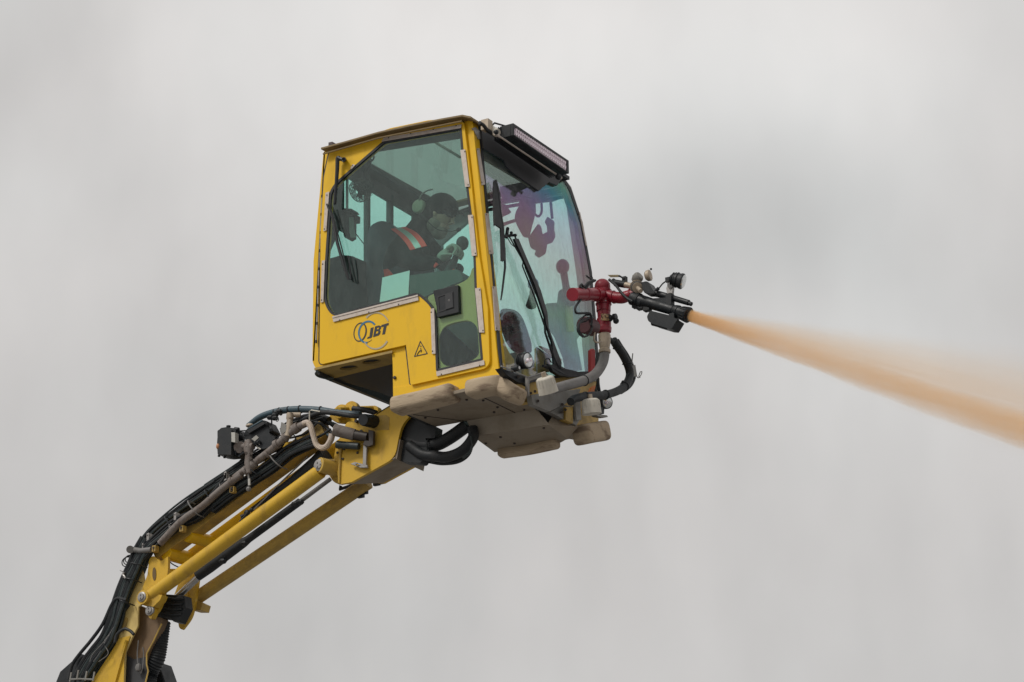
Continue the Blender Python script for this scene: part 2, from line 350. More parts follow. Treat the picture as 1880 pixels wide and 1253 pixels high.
# door
door = MB().slab([PY(p, -.03) for p in door_out], ydir*.026, [[PY(p, -.03) for p in glass_out]]).build('door', M_yel, cab, bev=.004)
s = MB().band([PY(p, -.001) for p in inset(door_out, -1.6)], [PY(p, -.001) for p in inset(door_out, 3)], ydir*-.003); s.build('door_seal', M_seal, door)
gl_in = inset(glass_out, 4)
MB().band([PY(p, -.033) for p in glass_out], [PY(p, -.033) for p in gl_in], ydir*.02).build('window_seal', M_seal, door, bev=.002)
MB().slab([PY(p, -.024) for p in inset(glass_out, 3)], ydir*.006).build('window_pane', G_side, door, smooth=False)
# yellow inner door panel seen through the lower glass
pan = fillet([(783, 546, 8), (815, 531), (843, 522, 14), (862, 511, 14), (867, 492, 6), (875, 492), (887, 664), (799, 684), (796, 566, 20)])
cut = fillet(c2((1098, 800, 30), (1140, 715, 30), (1220, 682, 20), (1350, 660, 30), (1418, 715, 30), (1432, 950, 20), (1380, 992, 20), (1285, 1030, 15), (1150, 1042, 25), (1108, 990, 20)))
M_inpan = mat('inner door paint', (.62, .41, .12), .5)
MB().slab([PY(p, -.006) for p in pan], ydir*.03, [[PY(p, -.006) for p in cut]]).build('inner_panel', M_inpan, door)
lk = MB().slab([PY(p, -.046) for p in c2((1050, 420), (1255, 372), (1265, 598), (1085, 640), (1080, 560))], ydir*.04)
lk = lk.build('door_lock', M_blk2, door, bev=.004)
lf = MB(); lf.slab([PY(p, -.050) for p in c2((1088, 470), (1215, 425), (1222, 560), (1098, 598))], ydir*.006, [[PY(p, -.050) for p in inset(c2((1088, 470), (1215, 425), (1222, 560), (1098, 598)), 1.5)]])
lf.slab([PY(p, -.054) for p in c2((1150, 455), (1210, 435), (1216, 556), (1155, 575))], ydir*.008)
lf.cyl(PY(c2((1184, 500))[0], -.058), PY(c2((1184, 500))[0], -.05), .010, mi=1)
lf.build('lock_handle', [M_seal, M_chrome], door)
# cover strips with screws
def strip(pts, y, parent, screws=(), name='cover_strip', plane=PY, vec=ydir, t=.006, name_m=M_alu):
    m = MB().slab([plane(p, y) for p in pts], vec*t)
    for q in screws:
        c = plane(q, y); m.cyl(c-vec*.003, c+vec*.002, .006, n=8, mi=1)
    return m.build(name, [name_m, M_screw], parent, bev=.001)
def q1(*a): return c1(*a)
strip(c1((628, 270), (645, 238), (1285, 128), (1280, 158)), -.042, door, c1((686, 239), (868, 203), (1054, 170), (1242, 140)))
strip(c1((1275, 340), (1315, 333), (1352, 640), (1315, 643)), -.042, door, c1((1313, 352), (1340, 625)))
strip(c1((1337, 873), (1378, 870), (1410, 1205), (1370, 1212)), -.042, door, c1((1372, 892), (1400, 1188)))
strip(c2((1395, 400), (1440, 397), (1472, 765), (1430, 765)), -.042, door, c2((1434, 415), (1462, 748)))
strip(c2((1076, 1085), (1470, 990), (1474, 1030), (1082, 1124)), -.042, door, c2((1120, 1108), (1435, 1036)))
strip(c2((1030, 570), (1060, 564), (1072, 938), (1042, 940)), -.042, door, c2((1037, 598), (1048, 918)))
strip(c2((222, 632), (925, 453), (932, 500), (232, 678)), -.042, door, c2((285, 662), (524, 598), (768, 533)))
strip(c2((222, 634), (925, 455), (926, 466), (224, 646)), -.047, door)
strip(c2((137, 175), (163, 170), (150, 515), (127, 518)), -.042, door, c2((145, 203), (136, 498)))
strip(c1((168, 690), (198, 680), (175, 1000), (150, 1006)), -.042, door, c1((180, 710), (160, 988)))
strip(c1((372, 486), (392, 455), (412, 462), (380, 497)), -.042, door, c1((388, 468)))
# hinge strip
h = MB()
hp = c1((140, 720), (118, 1240)) + c2((112, 300), (100, 640), (92, 840))
h.tube([PY(p, -.02) for p in hp], .007, 8)
for i in range(9):
    a = PY((hp[0][0]+(hp[-1][0]-hp[0][0])*i/8, hp[0][1]+(hp[-1][1]-hp[0][1])*i/8), -.02); h.cyl(a-V((0, 0, .012)), a+V((0, 0, .012)), .009, n=8, mi=1)
h.build('hinge', [M_steel, M_seal], door)
# door wiper with its arm, pivot and stay
wp = MB(); pv = e1((480, 262))[0]
wp.cyl(PY(pv, -.09), PY(pv, -.03), .02); wp.ring(PY(pv, -.095), (0, 1, 0), .017, .005)
wp.tube(smooth_path([PY(p, -.085) for p in e1((470, 265), (420, 250), (392, 245), (385, 400), (375, 560), (362, 720), (350, 900))]), [.016, .019, .016, .013], 8)
wp.build('wiper_arm', M_blk2, door)
wb = MB(); wb.tube([PY(p, -.06) for p in e2((78, 40), (165, 250), (230, 600), (330, 950), (385, 1120))], [.008, .013, .014, .014, .007], 8)
wb.tube([PY(p, -.075) for p in e2((120, 60), (200, 330), (300, 700), (395, 1120), (425, 1130), (410, 930), (385, 780))], .006, 6)
wb.build('wiper_blade', M_blk, door)
# logo and warning triangle as decals 3 mm proud
lg = MB(); Y0 = -.0325
def decal_ring(cx, cy, rx, ry, rot, w0, w1, mi, a0=0, a1=360, n=48):
    o = []; inn = []
    for i in range(n+1):
        a = R_(a0+(a1-a0)*i/n); w_ = w0+(w1-w0)*(.5-.5*math.cos(a*1.0))
        for L_, k in ((o, w_/2), (inn, -w_/2)):
            x = (rx+k)*math.cos(a); y = (ry+k)*math.sin(a); cr0, sr0 = math.cos(rot), math.sin(rot)
            L_.append((cx+x*cr0-y*sr0, cy+x*sr0+y*cr0))
    yy = Y0-.0006*mi
    vs = [PY(p, yy) for p in o]+[PY(p, yy) for p in inn]; k = n+1
    lg.add(vs, [[i, i+1, k+i+1, k+i] for i in range(n)], mi)
X6 = lambda x, y: (560+x/6.96, 540+y/6.96)
cx, cy = X6(702, 487); decal_ring(cx, cy, 76/6.96, 118/6.96, R_(12), 2.6, 1.6, 0)
cx, cy = X6(800, 487); decal_ring(cx, cy, 112/6.96, 138/6.96, R_(14), 3.6, 3.0, 1, 75, 305)
cx, cy = X6(905, 470); decal_ring(cx, cy, 180/6.96, 232/6.96, R_(4), 3.4, 2.2, 2, 32, 138); decal_ring(cx, cy, 180/6.96, 232/6.96, R_(4), 2.0, 3.6, 2, -138, -35)
cx, cy = X6(790, 500); decal_ring(cx, cy, 95/6.96, 118/6.96, R_(10), .5, 1.6, 0, 35, 95)
def lpoly(pts, yy=Y0, m=lg, mi=0): m.slab([PY(X6(*p), yy) for p in pts], ydir*.002, mi=mi)
J = [(836, 462), (868, 452), (858, 545), (842, 566), (790, 572), (797, 552), (822, 548), (830, 530)]
J = [(838, 435), (875, 425), (858, 540), (845, 562), (792, 573), (800, 550), (822, 545)]
T = [(975, 398), (1068, 370), (1066, 398), (1042, 405), (1020, 512), (985, 520), (1005, 415), (972, 424)]
lpoly(J); lpoly(T)
Bo = [(895, 415), (945, 402), (968, 412), (970, 440), (955, 460), (965, 478), (958, 510), (938, 530), (868, 552)]
lg.slab([PY(X6(*p), Y0) for p in Bo], ydir*.002, [[PY(X6(*p), Y0) for p in ((918, 432), (944, 425), (940, 448), (914, 455))], [PY(X6(*p), Y0) for p in ((908, 478), (936, 470), (932, 500), (903, 510))]])
lg.build('logo_decal', [M_logo_k, M_logo_b, M_logo_s], door, smooth=False)
wt = MB(); T0 = [(1472, 598), (1567, 765), (1392, 803)]
def inset2(p, k): c = (sum(a for a, b in p)/3, sum(b for a, b in p)/3); return [(c[0]+(a-c[0])*k, c[1]+(b-c[1])*k) for a, b in p]
wt.slab([PY(p, Y0) for p in fillet([X6(*a)+(1.5,) for a in inset2(T0, 1.03)])], ydir*.002, [[PY(p, Y0) for p in fillet([X6(*a)+(.8,) for a in inset2(T0, .84)])]])
wt.tube([PY(X6(*p), Y0) for p in ((1430, 778), (1462, 728), (1475, 722), (1482, 745))], .0035, 5); wt.tube([PY(X6(*p), Y0) for p in ((1478, 690), (1484, 740), (1490, 720))], .003, 5)
wt.tube([PY(X6(*p), Y0) for p in ((1462, 662), (1486, 668))], .003, 5)
wt.build('warning_decal', M_logo_k, door, smooth=False)

# roof with overhanging lip
rt_top = c1((130, 318), (320, 268), (600, 188), (850, 132), (1100, 82), (1290, 48))
prof = [PY(p, -.10) for p in rt_top]; prof.append(PY(c1((1362, 62))[0], -.10)); prof.append(PY(c1((1362, 80))[0], -.10))
low = [p-V((0, 0, .018)) for p in prof[:-2]][::-1]
MB().slab(prof+low, ydir*.22).build('roof', M_roofshade, cab, bev=.006)
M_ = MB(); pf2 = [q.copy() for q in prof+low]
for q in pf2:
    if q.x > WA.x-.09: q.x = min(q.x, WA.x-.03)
M_.slab([p+ydir*(W-.03) for p in pf2], ydir*.10); M_.build('roof', M_roofshade, cab, bev=.006)
def rtop(a, b, t): return [a[i].lerp(b[i], t) for i in range(len(a))]
rx0, rx1 = prof[0], prof[5]
for xa, xb in ((prof[0].x+.01, prof[0].x+.14), (prof[5].x-.10, prof[-2].x)):
    za = rx0.z+(rx1.z-rx0.z)*(xa-rx0.x)/(rx1.x-rx0.x)+.01; zb_ = rx0.z+(rx1.z-rx0.z)*(xb-rx0.x)/(rx1.x-rx0.x)+.01
    MB().slab([V((xa, .12, za)), V((xb, .12, zb_)), V((xb, W-.13, zb_)), V((xa, W-.13, za))], V((0, 0, -.03))).build('roof_rail', M_int, cab)
hat = [q for q in prof[:6]]
MB().slab([q+V((0, .12, .004)) for q in hat]+[q+V((0, .12, -.004)) for q in hat][::-1], ydir*(W-.05)).build('roof_hatch', G_roof, cab, smooth=False)
rg = MB(); rg.tube([PY(p, -.075)-V((0, 0, .03)) for p in c1((150, 345), (600, 215), (1290, 75))], .008, 6); rg.build('rain_gutter', M_roofshade, cab)
# front corner posts: near (side + front faces), far
def post(y0, sgn):
    a = [(866, 216), (918, 690), (918, 702)]
    m = MB(); P3 = [PY(p, y0) for p in a]
    n = len(P3); sec = [(0, 0), (-.085, 0), (-.085, sgn*.06), (-.01, sgn*.06), (0, sgn*.045)]
    vs = []; 
    for p in P3:
        for dx, dy in sec: vs.append(p+V((dx, dy, 0)))
    k = len(sec); fs = [[i*k+j, i*k+(j+1) % k, (i+1)*k+(j+1) % k, (i+1)*k+j] for i in range(n-1) for j in range(k)]+[list(range(k)), [(n-1)*k+j for j in range(k)]]
    return m.add(vs, fs)
p1 = MB(); A1, B1 = PY((862, 218)), PY((918, 702))
p1.slab([PY((858, 218), .001), PY((868, 220), .001), PY((919, 702), .001), PY((903, 706), .001)], ydir*-.006)
p1.slab([PW(p, .002) for p in ((868, 220), (877, 224), (932, 700), (919, 702))], -WN*.06)
p1.build('front_post', M_yel, cab, bev=.003)
pp = MB(); pp.slab([PW(p, .002) for p in ((1040, 332), (1049, 344), (1070, 408), (1087, 500), (1095, 590), (1100, 700), (1085, 700), (1081, 590), (1075, 500), (1060, 410), (1038, 345))], -WN*.05); pp.build('front_post', M_gplate, cab, bev=.003)
# wall panels
def xq(y, p0, p1): return [PY(p0, y), PY(p1, y)]
zr = PY((580, 679)).z
# far side wall: frame with window (built from real dimensions mirrored from the near side)
def far(p): q = PY(p, 0); return V((q.x, W, q.z))
fo = [far(p) for p in ((600, 270), (866, 222), (917, 690), (722, 744), (720, 650), (578, 678))]
fi = [far(p) for p in ((640, 300), (850, 262), (890, 560), (600, 600), (612, 340))]
# window opening of the far wall given where it is seen
fwin = [PY(p, W) for p in ((790, 412), (868, 392), (1000, 430), (1085, 420), (1090, 640), (1000, 660), (862, 515), (848, 520), (790, 530))]
fwin = [PY(p, W) for p in ((800, 410), (865, 395), (1068, 345), (1082, 520), (1088, 640), (865, 560), (845, 518), (800, 530))]
MB().slab(fo, ydir*.04).v
def quad_frame(pl, off, outer, holes, vec, name, m):
    return MB().slab([pl(p, off) for p in outer], vec, [[pl(p, off) for p in h_] for h_ in holes]).build(name, m, cab)
def xf(z): return WB.x+(WA.x-WB.x)*(z-WB.z)/(WA.z-WB.z)-.07
# far wall built as header / lower wall / posts so the sky shows through its big window
fx0, fx1t, fx1b = RA.x, WA.x, WB.x; ztop = RA.z; zb0 = 10.28
def fpt(x, z): return V((x, W, z))
hz = PY((850, 397), W).z; lz = PY((850, 516), W).z
fop = [V((PY(p, 0).x, W, PY(p, 0).z)) for p in fillet([(604, 282), (700, 246), (858, 222), (881, 400), (904, 640), (908, 694), (745, 728), (741, 646), (590, 684), (588, 560)])]
fhp = [V((PY(p, 0).x+(.045 if p[0] > 840 else 0), W, PY(p, 0).z)) for p in inset(glass_out, 2)]
MB().slab(fop, ydir*.04, [fhp]).build('far_side_wall', mat('light grey trim', (.42, .42, .43), .6), cab)
MB().slab([V((p.x, W+.015, p.z)) for p in fhp], ydir*.006).build('far_window', G_rear, cab, smooth=False)
MB().slab([fpt(PY((690, 300)).x, PY((690, 262)).z-.0), fpt(xf(12.4), PY((850, 235)).z), fpt(xf(hz), hz+.03), fpt(PY((640, 320)).x, hz+.03)], ydir*-.05).build('far_header', M_intw, cab)
MB().beam(fpt(-1.15, hz), fpt(xf(hz), PY((850, 407), W).z), .03, .02).build('far_rail', M_int, cab)
# rear wall
rv = -RN*.04
def rear(pts, name, m, off=0.0, t=.04, holes=()): return MB().slab([PR(p, off) for p in pts], -RN*t, [[PR(p, off) for p in h_] for h_ in holes]).build(name, m, cab)
rear([(603, 262), (800, 372), (800, 424), (603, 308)], 'rear_header', M_intw)
rv_holes = [[(703, 509), (752, 497), (749.5, 545), (697, 555)], [(604, 446), (637, 440), (637, 483), (604, 492)]]
rear([(595, 478), (622, 470), (640, 472), (668, 484), (810, 560), (805, 780), (580, 690)], 'rear_lower_wall', M_int, holes=[rv_holes[0]])
for x0_, x1_ in ((667.5, 671.5), (709, 714), (755, 759), (800, 806)):
    s0 = .56; y0a = 300+(x0_-603)*s0; y1a = 520+(x0_-640)*.4
    rear([(x0_, y0a), (x1_, y0a+2), (x1_, y1a), (x0_, y1a)], 'rear_window_post', M_int, off=-.01, t=.05)
rear([(603, 266), (625, 320), (625, 405), (597, 470), (590, 470)], 'rear_corner_pillar', M_int)
rear([(635, 325), (636.5, 326), (636, 400), (634.5, 400)], 'rear_window_post', M_int, t=.02)
rear([(600, 300), (802, 420), (802, 560), (592, 490)], 'rear_window', G_rear, off=.015, t=.006)
rear([(694, 500), (756, 490), (756, 560), (690, 560)], 'rear_low_window', G_rear, off=.045, t=.005)
# outer skin of the rear edge, yellow
MB().slab([PY((594, 279), .0), PY((573.5, 664), .0), PY((573.5, 664), .0)+V((-.001, .08, 0)), PY((594, 279), .0)+V((0, .08, 0))], V((.02, 0, 0))).build('rear_edge', M_yel, cab, bev=.003)
# ceiling
cz = [RA+V((.02, .04, -.015)), WA+V((-.02, .04, -.06)), V((WA.x-.02, W-.02, WA.z-.06)), V((RA.x+.02, W-.02, RA.z-.015))]
MB().slab([cz[0]+V((.0, 0, 0)), cz[1], cz[1]+V((0, .14, 0)), cz[0]+V((0, .14, 0))], V((0, 0, .02))).build('headlining', M_int, cab)
MB().tube([PY(p, .25) for p in c1((1020, 245), (1275, 400))], .012, 8).build('grab_rail', M_int2, cab)
# floor + underside
zA = 10.08; zB = 9.95
def UA(*p): return [PZ(q, zA) for q in p]
fl = MB(); fl.slab(UA((722, 750), (895, 710), (972, 744), (1098, 806), (1075, 812), (857, 773), (840, 777), (800, 784)), V((0, 0, .03)))
fl.build('floor_plate', M_under, cab, bev=.003)
def sheet(pts, vec, name, m, bev=.002, par=cab): return MB().slab(pts, vec).build(name, m, par, bev=bev)
# side skirt of the drop box below, and its bottom
b0, b1_, b2_, b3_, b4_ = [PZ(p, zB) for p in ((868.5, 802), (1006.6, 780), (1042, 806), (1030, 813), (908, 831))]
a0, a1_ = PZ((857, 773), zA), PZ((984, 752), zA)
sheet([a0, a1_, b1_, b0], V((0, .006, .012)), 'belly_side_plate', M_under_lit)
a4 = PZ((905, 800), zA)
sheet([a0, b0, b4_, a4], V((.012, .004, .004)), 'belly_side_plate', M_under)
sheet([b0, b1_, b2_, b3_, b4_], V((0, 0, .015)), 'belly_plate', M_under)
sheet([PZ((1016, 766), zA-.02), PZ((1062, 784), zA-.02), b2_, b1_], V((-.01, 0, .01)), 'belly_front_plate', M_under)
sheet([PZ((982, 751), zA-.004), PZ((1018, 765), zA-.004), PZ((1008, 781), zA-.03)], V((0, 0, .01)), 'belly_opening_shade', M_int)  # dark sheet painted as the shade of an open hole
# seam lines, bolts on the belly
for p in c5((445, 480), (800, 405), (912, 458), (885, 497), (345, 540), (1120, 478), (670, 400)):
    q = PZ(p, zA); MB().lathe(q, (0, 0, -1), [(-.002, .011), (.008, .011), (.012, .007)], 8).build('belly_bolt', M_screw, cab)
for p in c5((935, 693), (1045, 742), (820, 742), (1275, 622)):
    q = PZ(p, zB); MB().lathe(q, (0, 0, -1), [(-.002, .011), (.008, .011), (.012, .007)], 8).build('belly_bolt', M_screw, cab)
for a, b in (((800, 385), (1050, 505)),):
    MB().beam(PZ(c5(a)[0], zA-.002), PZ(c5(b)[0], zA-.002), .006, .006).build('belly_seam', M_screw, cab)
MB().beam(PZ(c5((250, 520))[0], zA-.002), PZ(c5((690, 575))[0], zA-.002), .004, .004).build('belly_seam', M_screw, cab)
# rear overhang underside with three round holes, then a flat sheet as painted recess shade
zo = PY((580, 681)).z
ov = [PZ(p, zo) for p in ((577, 680), (720, 648), (721, 669), (612, 695.5))]
M_ovh = mat('overhang yellow with painted shade', (.36, .25, .07), .6, dirt=.6, dirt_col=(.18, .13, .07), scale=5)  # cab yellow darkened with underside shade, plus dirt
hs = []
for hx, hy, ry in ((640.5, 675.8, 4.3), (682, 664.6, 4.3), (714, 653, 3.9)):
    hs.append([PZ((hx+math.cos(a)*17*(1 if hx < 700 else .3), hy+math.sin(a)*ry-math.cos(a)*1.6), zo) for a in [2*math.pi*i/24 for i in range(24)]])
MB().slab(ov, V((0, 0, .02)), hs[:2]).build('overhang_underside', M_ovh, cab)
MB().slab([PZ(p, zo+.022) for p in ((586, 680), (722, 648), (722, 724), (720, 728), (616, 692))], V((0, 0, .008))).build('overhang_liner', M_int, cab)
MB().slab([PZ((612, 696), zo), PZ((720, 668), zo), PZ((722, 731), zo), PZ((700, 722), zo)], V((0, 0, .018))).build('overhang_recess_shade', M_int, cab)  # flat dark sheet, the recess is only painted shade
# step wall under the overhang, faces the rear
xs = PY((721, 700)).x
MB().slab([V((xs, .05, zo)), V((xs, .05, zA+.03)), V((xs, .56, zA+.03)), V((xs, .56, zo))], V((.03, 0, 0))).build('step_wall', M_int, cab)
gh = MB(); gh.tube(smooth_path([PZ(p, zo-.03) for p in c2((100, 1085), (90, 1105), (115, 1125), (180, 1140), (235, 1140))]), .011, 10)
gh.ball(PZ(c2((210, 1152))[0], zo-.03), .016, 10); gh.build('green_handle', M_dkgreen, cab)
bb = MB(); q = PY(c2((740, 1137))[0], -.001); bb.lathe(q+V((0, .002, 0)), (0, -1, 0), [(0, .014), (.014, .014), (.018, .009)], 10); bb.build('side_bolt', M_screw, cab)
# rim below the door
MB().slab([PY(p, -.006) for p in ((722, 712), (748, 708), (905, 672), (918, 690), (922, 703), (722, 750))], ydir*.03).build('side_sill', M_yel, cab, bev=.003)
# front wall under the windscreen
MB().slab([PW(p, -.012) for p in ((917, 690), (917, 702), (1098, 806), (1101, 695), (1085, 690), (1015, 690), (970, 703))], -WN*.03).build('front_lower_wall', M_ydirty, cab)
fbx = MB().slab([PX(p, .05) for p in c5((1040, 290), (1150, 325), (1190, 360), (1188, 432), (1120, 420), (1060, 395))], V((-.1, 0, 0))); fbx.build('front_corner_box', M_ydirty, cab, bev=.006)
# bumpers
def sup(kx, ky, e=.5):
    def f(a):
        c, s_ = math.cos(a), math.sin(a)
        return (kx*math.copysign(abs(c)**e, c), ky*math.copysign(abs(s_)**e, s_))
    return f
def bumper(path, rx, rz, name='rubber_bumper'):
    m = MB(); p = smooth_path(path, 8); n = len(p)
    L0 = (p[1]-p[0]).normalized(); L1 = (p[-1]-p[-2]).normalized()
    pts = [p[0]-L0*.03, p[0]-L0*.024, p[0]-L0*.012] + p + [p[-1]+L1*.012, p[-1]+L1*.024, p[-1]+L1*.03]
    rr = [.55, .8, .93]+[1]*n+[.93, .8, .55]
    m.tube(pts, rr, 28, sec=sup(rx, rz), ref=(0, 0, 1))
    return m.build(name, M_bump, cab, ang=60)
def B3(p, y): return PY(p, y)
bumper([PY(p, -.05) for p in c5((130, 455), (350, 405), (565, 350))], .068, .10)
bumper([PY(c5((715, 325))[0], -.05), PY(c5((830, 300))[0], -.05), PY(c5((925, 295))[0], .02), PX(c5((1010, 345))[0], .08), PX(c5((1060, 372))[0], .08)], .07, .09)
bumper([PX(p, .08) for p in d7((930, 1120), (1080, 1090), (1150, 1080))], .085, .09)
bumper([PZ(p, 9.93) for p in c5((950, 820), (1150, 792), (1360, 748))], .04, .06)
# cover piece of right hand bumper bracket
MB().slab([PX(p, .12) for p in d7((740, 800), (830, 800), (830, 990), (745, 950))], V((-.1, 0, 0))).build('front_corner_box', M_ydirty, cab, bev=.004)
MB().slab([PX(p, .14) for p in d7((850, 740), (915, 720), (925, 950), (870, 950))], V((-.02, 0, 0))).build('lamp_bracket', M_gplate, cab, bev=.003)

# windscreen
ws = fillet([(881, 240, 6), (960, 285), (1036, 328, 8), (1048, 348, 10), (1069, 410), (1086, 500), (1094, 600), (1098, 655), (1092, 687, 6), (1010, 694), (968, 703, 5), (922, 690, 4), (905, 510)])
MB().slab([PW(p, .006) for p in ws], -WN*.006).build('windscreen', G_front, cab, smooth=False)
sl_ = MB(); 
wi = inset(ws, 3.0)
sl_.band([PW(p, .009) for p in inset(ws, -1.0)], [PW(p, .009) for p in wi], -WN*.012); sl_.build('windscreen_seal', M_seal, cab)
for pts, scr in ((c3((160, 325), (182, 325), (228, 622), (200, 628)), c3((166, 333), (200, 605))), (c3((228, 858), (256, 858), (298, 1192), (262, 1195)), c3((236, 870), (266, 1170))),
                 (c4((95, 338), (122, 338), (152, 655), (118, 655)), c4((100, 348), (125, 638))), (c3((1000, 850), (1008, 850), (1068, 1130), (1058, 1132)), c3((996, 864), (1060, 1130)))):
    strip(pts, .014, cab, scr, 'windscreen_strip', plane=PW, vec=-WN)
MB().slab([PW(p, .011) for p in c3((120, 160), (150, 150), (195, 200), (205, 250), (172, 250), (135, 180))], -WN*.01).build('corner_bracket', M_steel, cab)
MB().tube([PW(p, .012) for p in e3((100, 370), (120, 640), (155, 900))], .009, 8).build('screen_edge_trim', M_seal, cab)
# dark visor outside the glass, shaped with the light bar's reflection; pale header behind
MB().slab([PW(p, .012) for p in c3((185, 185), (330, 225), (500, 330), (800, 515), (845, 575), (806, 637), (740, 608), (655, 680), (540, 600), (445, 530), (390, 480), (370, 425), (200, 330))], WN*.018).build('visor_with_reflection', M_int, cab, bev=.003)
MB().slab([PW(p, -.075) for p in c3((195, 320), (380, 430), (560, 540), (640, 600), (600, 640), (540, 600), (370, 500), (205, 405))], -WN*.02).build('front_header', mat('front header trim', (.45, .4, .34), .7), cab)
MB().slab([PW(p, .012) for p in c3((355, 232), (480, 310), (498, 345), (400, 300), (350, 262))], WN*.02).build('visor_bracket', M_blk2, cab)
# yellow inner corner panels behind the windscreen
MB().slab([PW(p, -.012) for p in fillet(e3((160, 380), (210, 560, 20), (275, 690, 20), (345, 790), (352, 965), (180, 880), (150, 870)))], -WN*.02).build('inner_panel', M_inpan, cab)
MB().slab([PW(p, -.012) for p in e3((480, 930), (590, 915), (662, 880), (662, 1010), (540, 1040), (475, 1000))], -WN*.02).build('inner_panel', M_ydirty, cab)
MB().slab([PW(p, -.02) for p in e3((665, 620), (690, 620), (870, 755), (860, 960), (665, 985))], -WN*.02).build('inner_panel', M_ydirty, cab)
MB().tube([PW(p, -.008) for p in e3((668, 985), (668, 615), (870, 750), (1010, 830))], .007, 6).build('inner_panel_edge', M_steel, cab)
MB().slab([PW(p, -.02) for p in e3((720, 590), (850, 640), (1035, 790), (1010, 815), (860, 700))], -WN*.02).build('inner_panel', mat('peach trim', (.6, .35, .2), .6), cab)

# windscreen wiper (parked blade, long arm, linkage)
wa = MB()
wa.tube([PW(p, .05) for p in c3((300, 590), (322, 640), (355, 880), (370, 980), (368, 1253))], [.007, .012, .012, .010, .007], 6)
wa.tube([PW(p, .04) for p in c3((312, 585), (345, 700), (345, 850), (300, 960), (295, 800), (292, 650))], .007, 6)
wa.tube([PW(p, .045) for p in c4((160, 0), (180, 60), (185, 200), (165, 370), (155, 435))], [.009, .01, .009, .006], 6)
wa.slab([PW(p, .045) for p in c3((290, 600), (312, 585), (342, 700), (350, 840), (372, 960), (380, 1100), (382, 1253), (352, 1253), (350, 1100), (345, 985), (300, 955), (290, 800))], WN*.012)
wa.build('windscreen_wiper_blade', M_blk, cab)
wz = MB()
wz.tube([PW(p, .05) for p in c3((385, 1050), (440, 1040), (475, 1040))], .012, 8)
wz.tube([PW(p, .06) for p in c3((425, 1050), (470, 1130), (540, 1253))] + [PW(p, .06) for p in c4((310, 190), (400, 420), (470, 620))] + [PW(p, .07) for p in e3((790, 400), (870, 640), (930, 800), (980, 900))], [.006, .006, .006, .007, .009, .010, .012, .014], 8)
wz.tube([PW(p, .055) for p in c3((470, 1045), (530, 1180), (560, 1253))] + [PW(p, .055) for p in c4((330, 200), (420, 420), (480, 600))] + [PW(p, .06) for p in e3((840, 450), (920, 640))], .007, 6)
wz.tube(smooth_path([PW(p, .05) for p in c3((410, 1060), (440, 1110), (475, 1140))]), .004, 5)
for p in c3((412, 985), (442, 1020), (475, 1040)): wz.cyl(PW(p, .03), PW(p, .08), .014, n=10)
wz.slab([PW(p, .055) for p in c4((238, 0), (268, 0), (345, 180), (428, 370), (475, 530), (485, 640), (540, 790), (578, 890), (575, 920), (525, 910), (510, 740), (466, 610), (460, 560), (385, 330))], WN*.02)
wz.beam(PW(c3((412, 985))[0], .05), PW(c3((400, 1060))[0], .05), .02, .02)
wz.build('windscreen_wiper_arm', M_blk2, cab)
wl = MB()
wl.tube([PW(p, .05) for p in e3((760, 880), (870, 900), (1000, 930), (1120, 980), (1253, 1000))], [.012, .025, .03, .022, .012], 8)
wl.tube(smooth_path([PW(p, .06) for p in d7((530, 320), (640, 390), (760, 440), (960, 430), (1010, 400))]), [.016, .02, .012, .008], 8)
wl.tube(smooth_path([PW(p, .05) for p in e3((780, 860), (790, 790), (840, 775), (880, 830))]), .005, 6)
wl.ball(PW(e3((980, 900))[0], .06), .03, 10)
wl.slab([PW(p, .045) for p in d7((530, 330), (600, 310), (700, 370), (850, 405), (985, 400), (1000, 430), (900, 450), (760, 465), (640, 450), (560, 400))], WN*.03)
wl.build('wiper_linkage', M_blk, cab)

# front brackets: silver edged plates, grey channel
MB().slab([PX(p, .16) for p in d7((300, 455), (500, 395), (528, 425), (430, 470), (330, 500), (330, 680), (300, 650))], V((-.02, 0, 0))).build('lamp_bracket', M_gplate, cab, bev=.004)
MB().tube([PX(p, .165) for p in d7((0, 330), (160, 395), (310, 460), (500, 398), (535, 432))], .006, 6).build('bracket_edge', M_steel, cab)
MB().tube([PX(p, .165) for p in d7((308, 465), (306, 560), (312, 655))], .006, 6).build('bracket_edge', M_steel, cab)
MB().slab([PX(p, .12) for p in d7((0, 350), (300, 460), (300, 530), (200, 520), (60, 430))], V((-.06, 0, 0))).build('lamp_bracket', M_blk2, cab, bev=.003)
MB().slab([PX(p, .12) for p in d7((345, 660), (560, 630), (920, 590), (900, 640), (720, 780), (560, 852), (370, 775))], V((-.05, 0, 0))).build('front_channel', M_gplate, cab, bev=.004)
MB().slab([PX(p, .1) for p in d7((560, 855), (720, 775), (860, 800), (900, 960), (870, 1010), (740, 950))], V((-.05, 0, 0))).build('front_channel', M_gplate, cab, bev=.004)
ju = MB(); random.seed(3)
for i in range(7):
    x = random.uniform(60, 300); y = 430+(x-60)*.35+random.uniform(-20, 50)
    ju.tube(smooth_path([PX(p, .05+random.uniform(0, .04)) for p in d7((x-50, y-20), (x, y+random.uniform(-20, 20)), (x+60, y+30))]), .008, 6)
for p in d7((200, 450), (340, 640), (390, 620), (425, 730), (705, 770), (700, 860), (740, 830)): MB().cyl(PX(p, .1), PX(p, .14), .012, n=8).build('bracket_bolt', M_screw, cab)
ju.build('front_wiring', M_blk, cab)

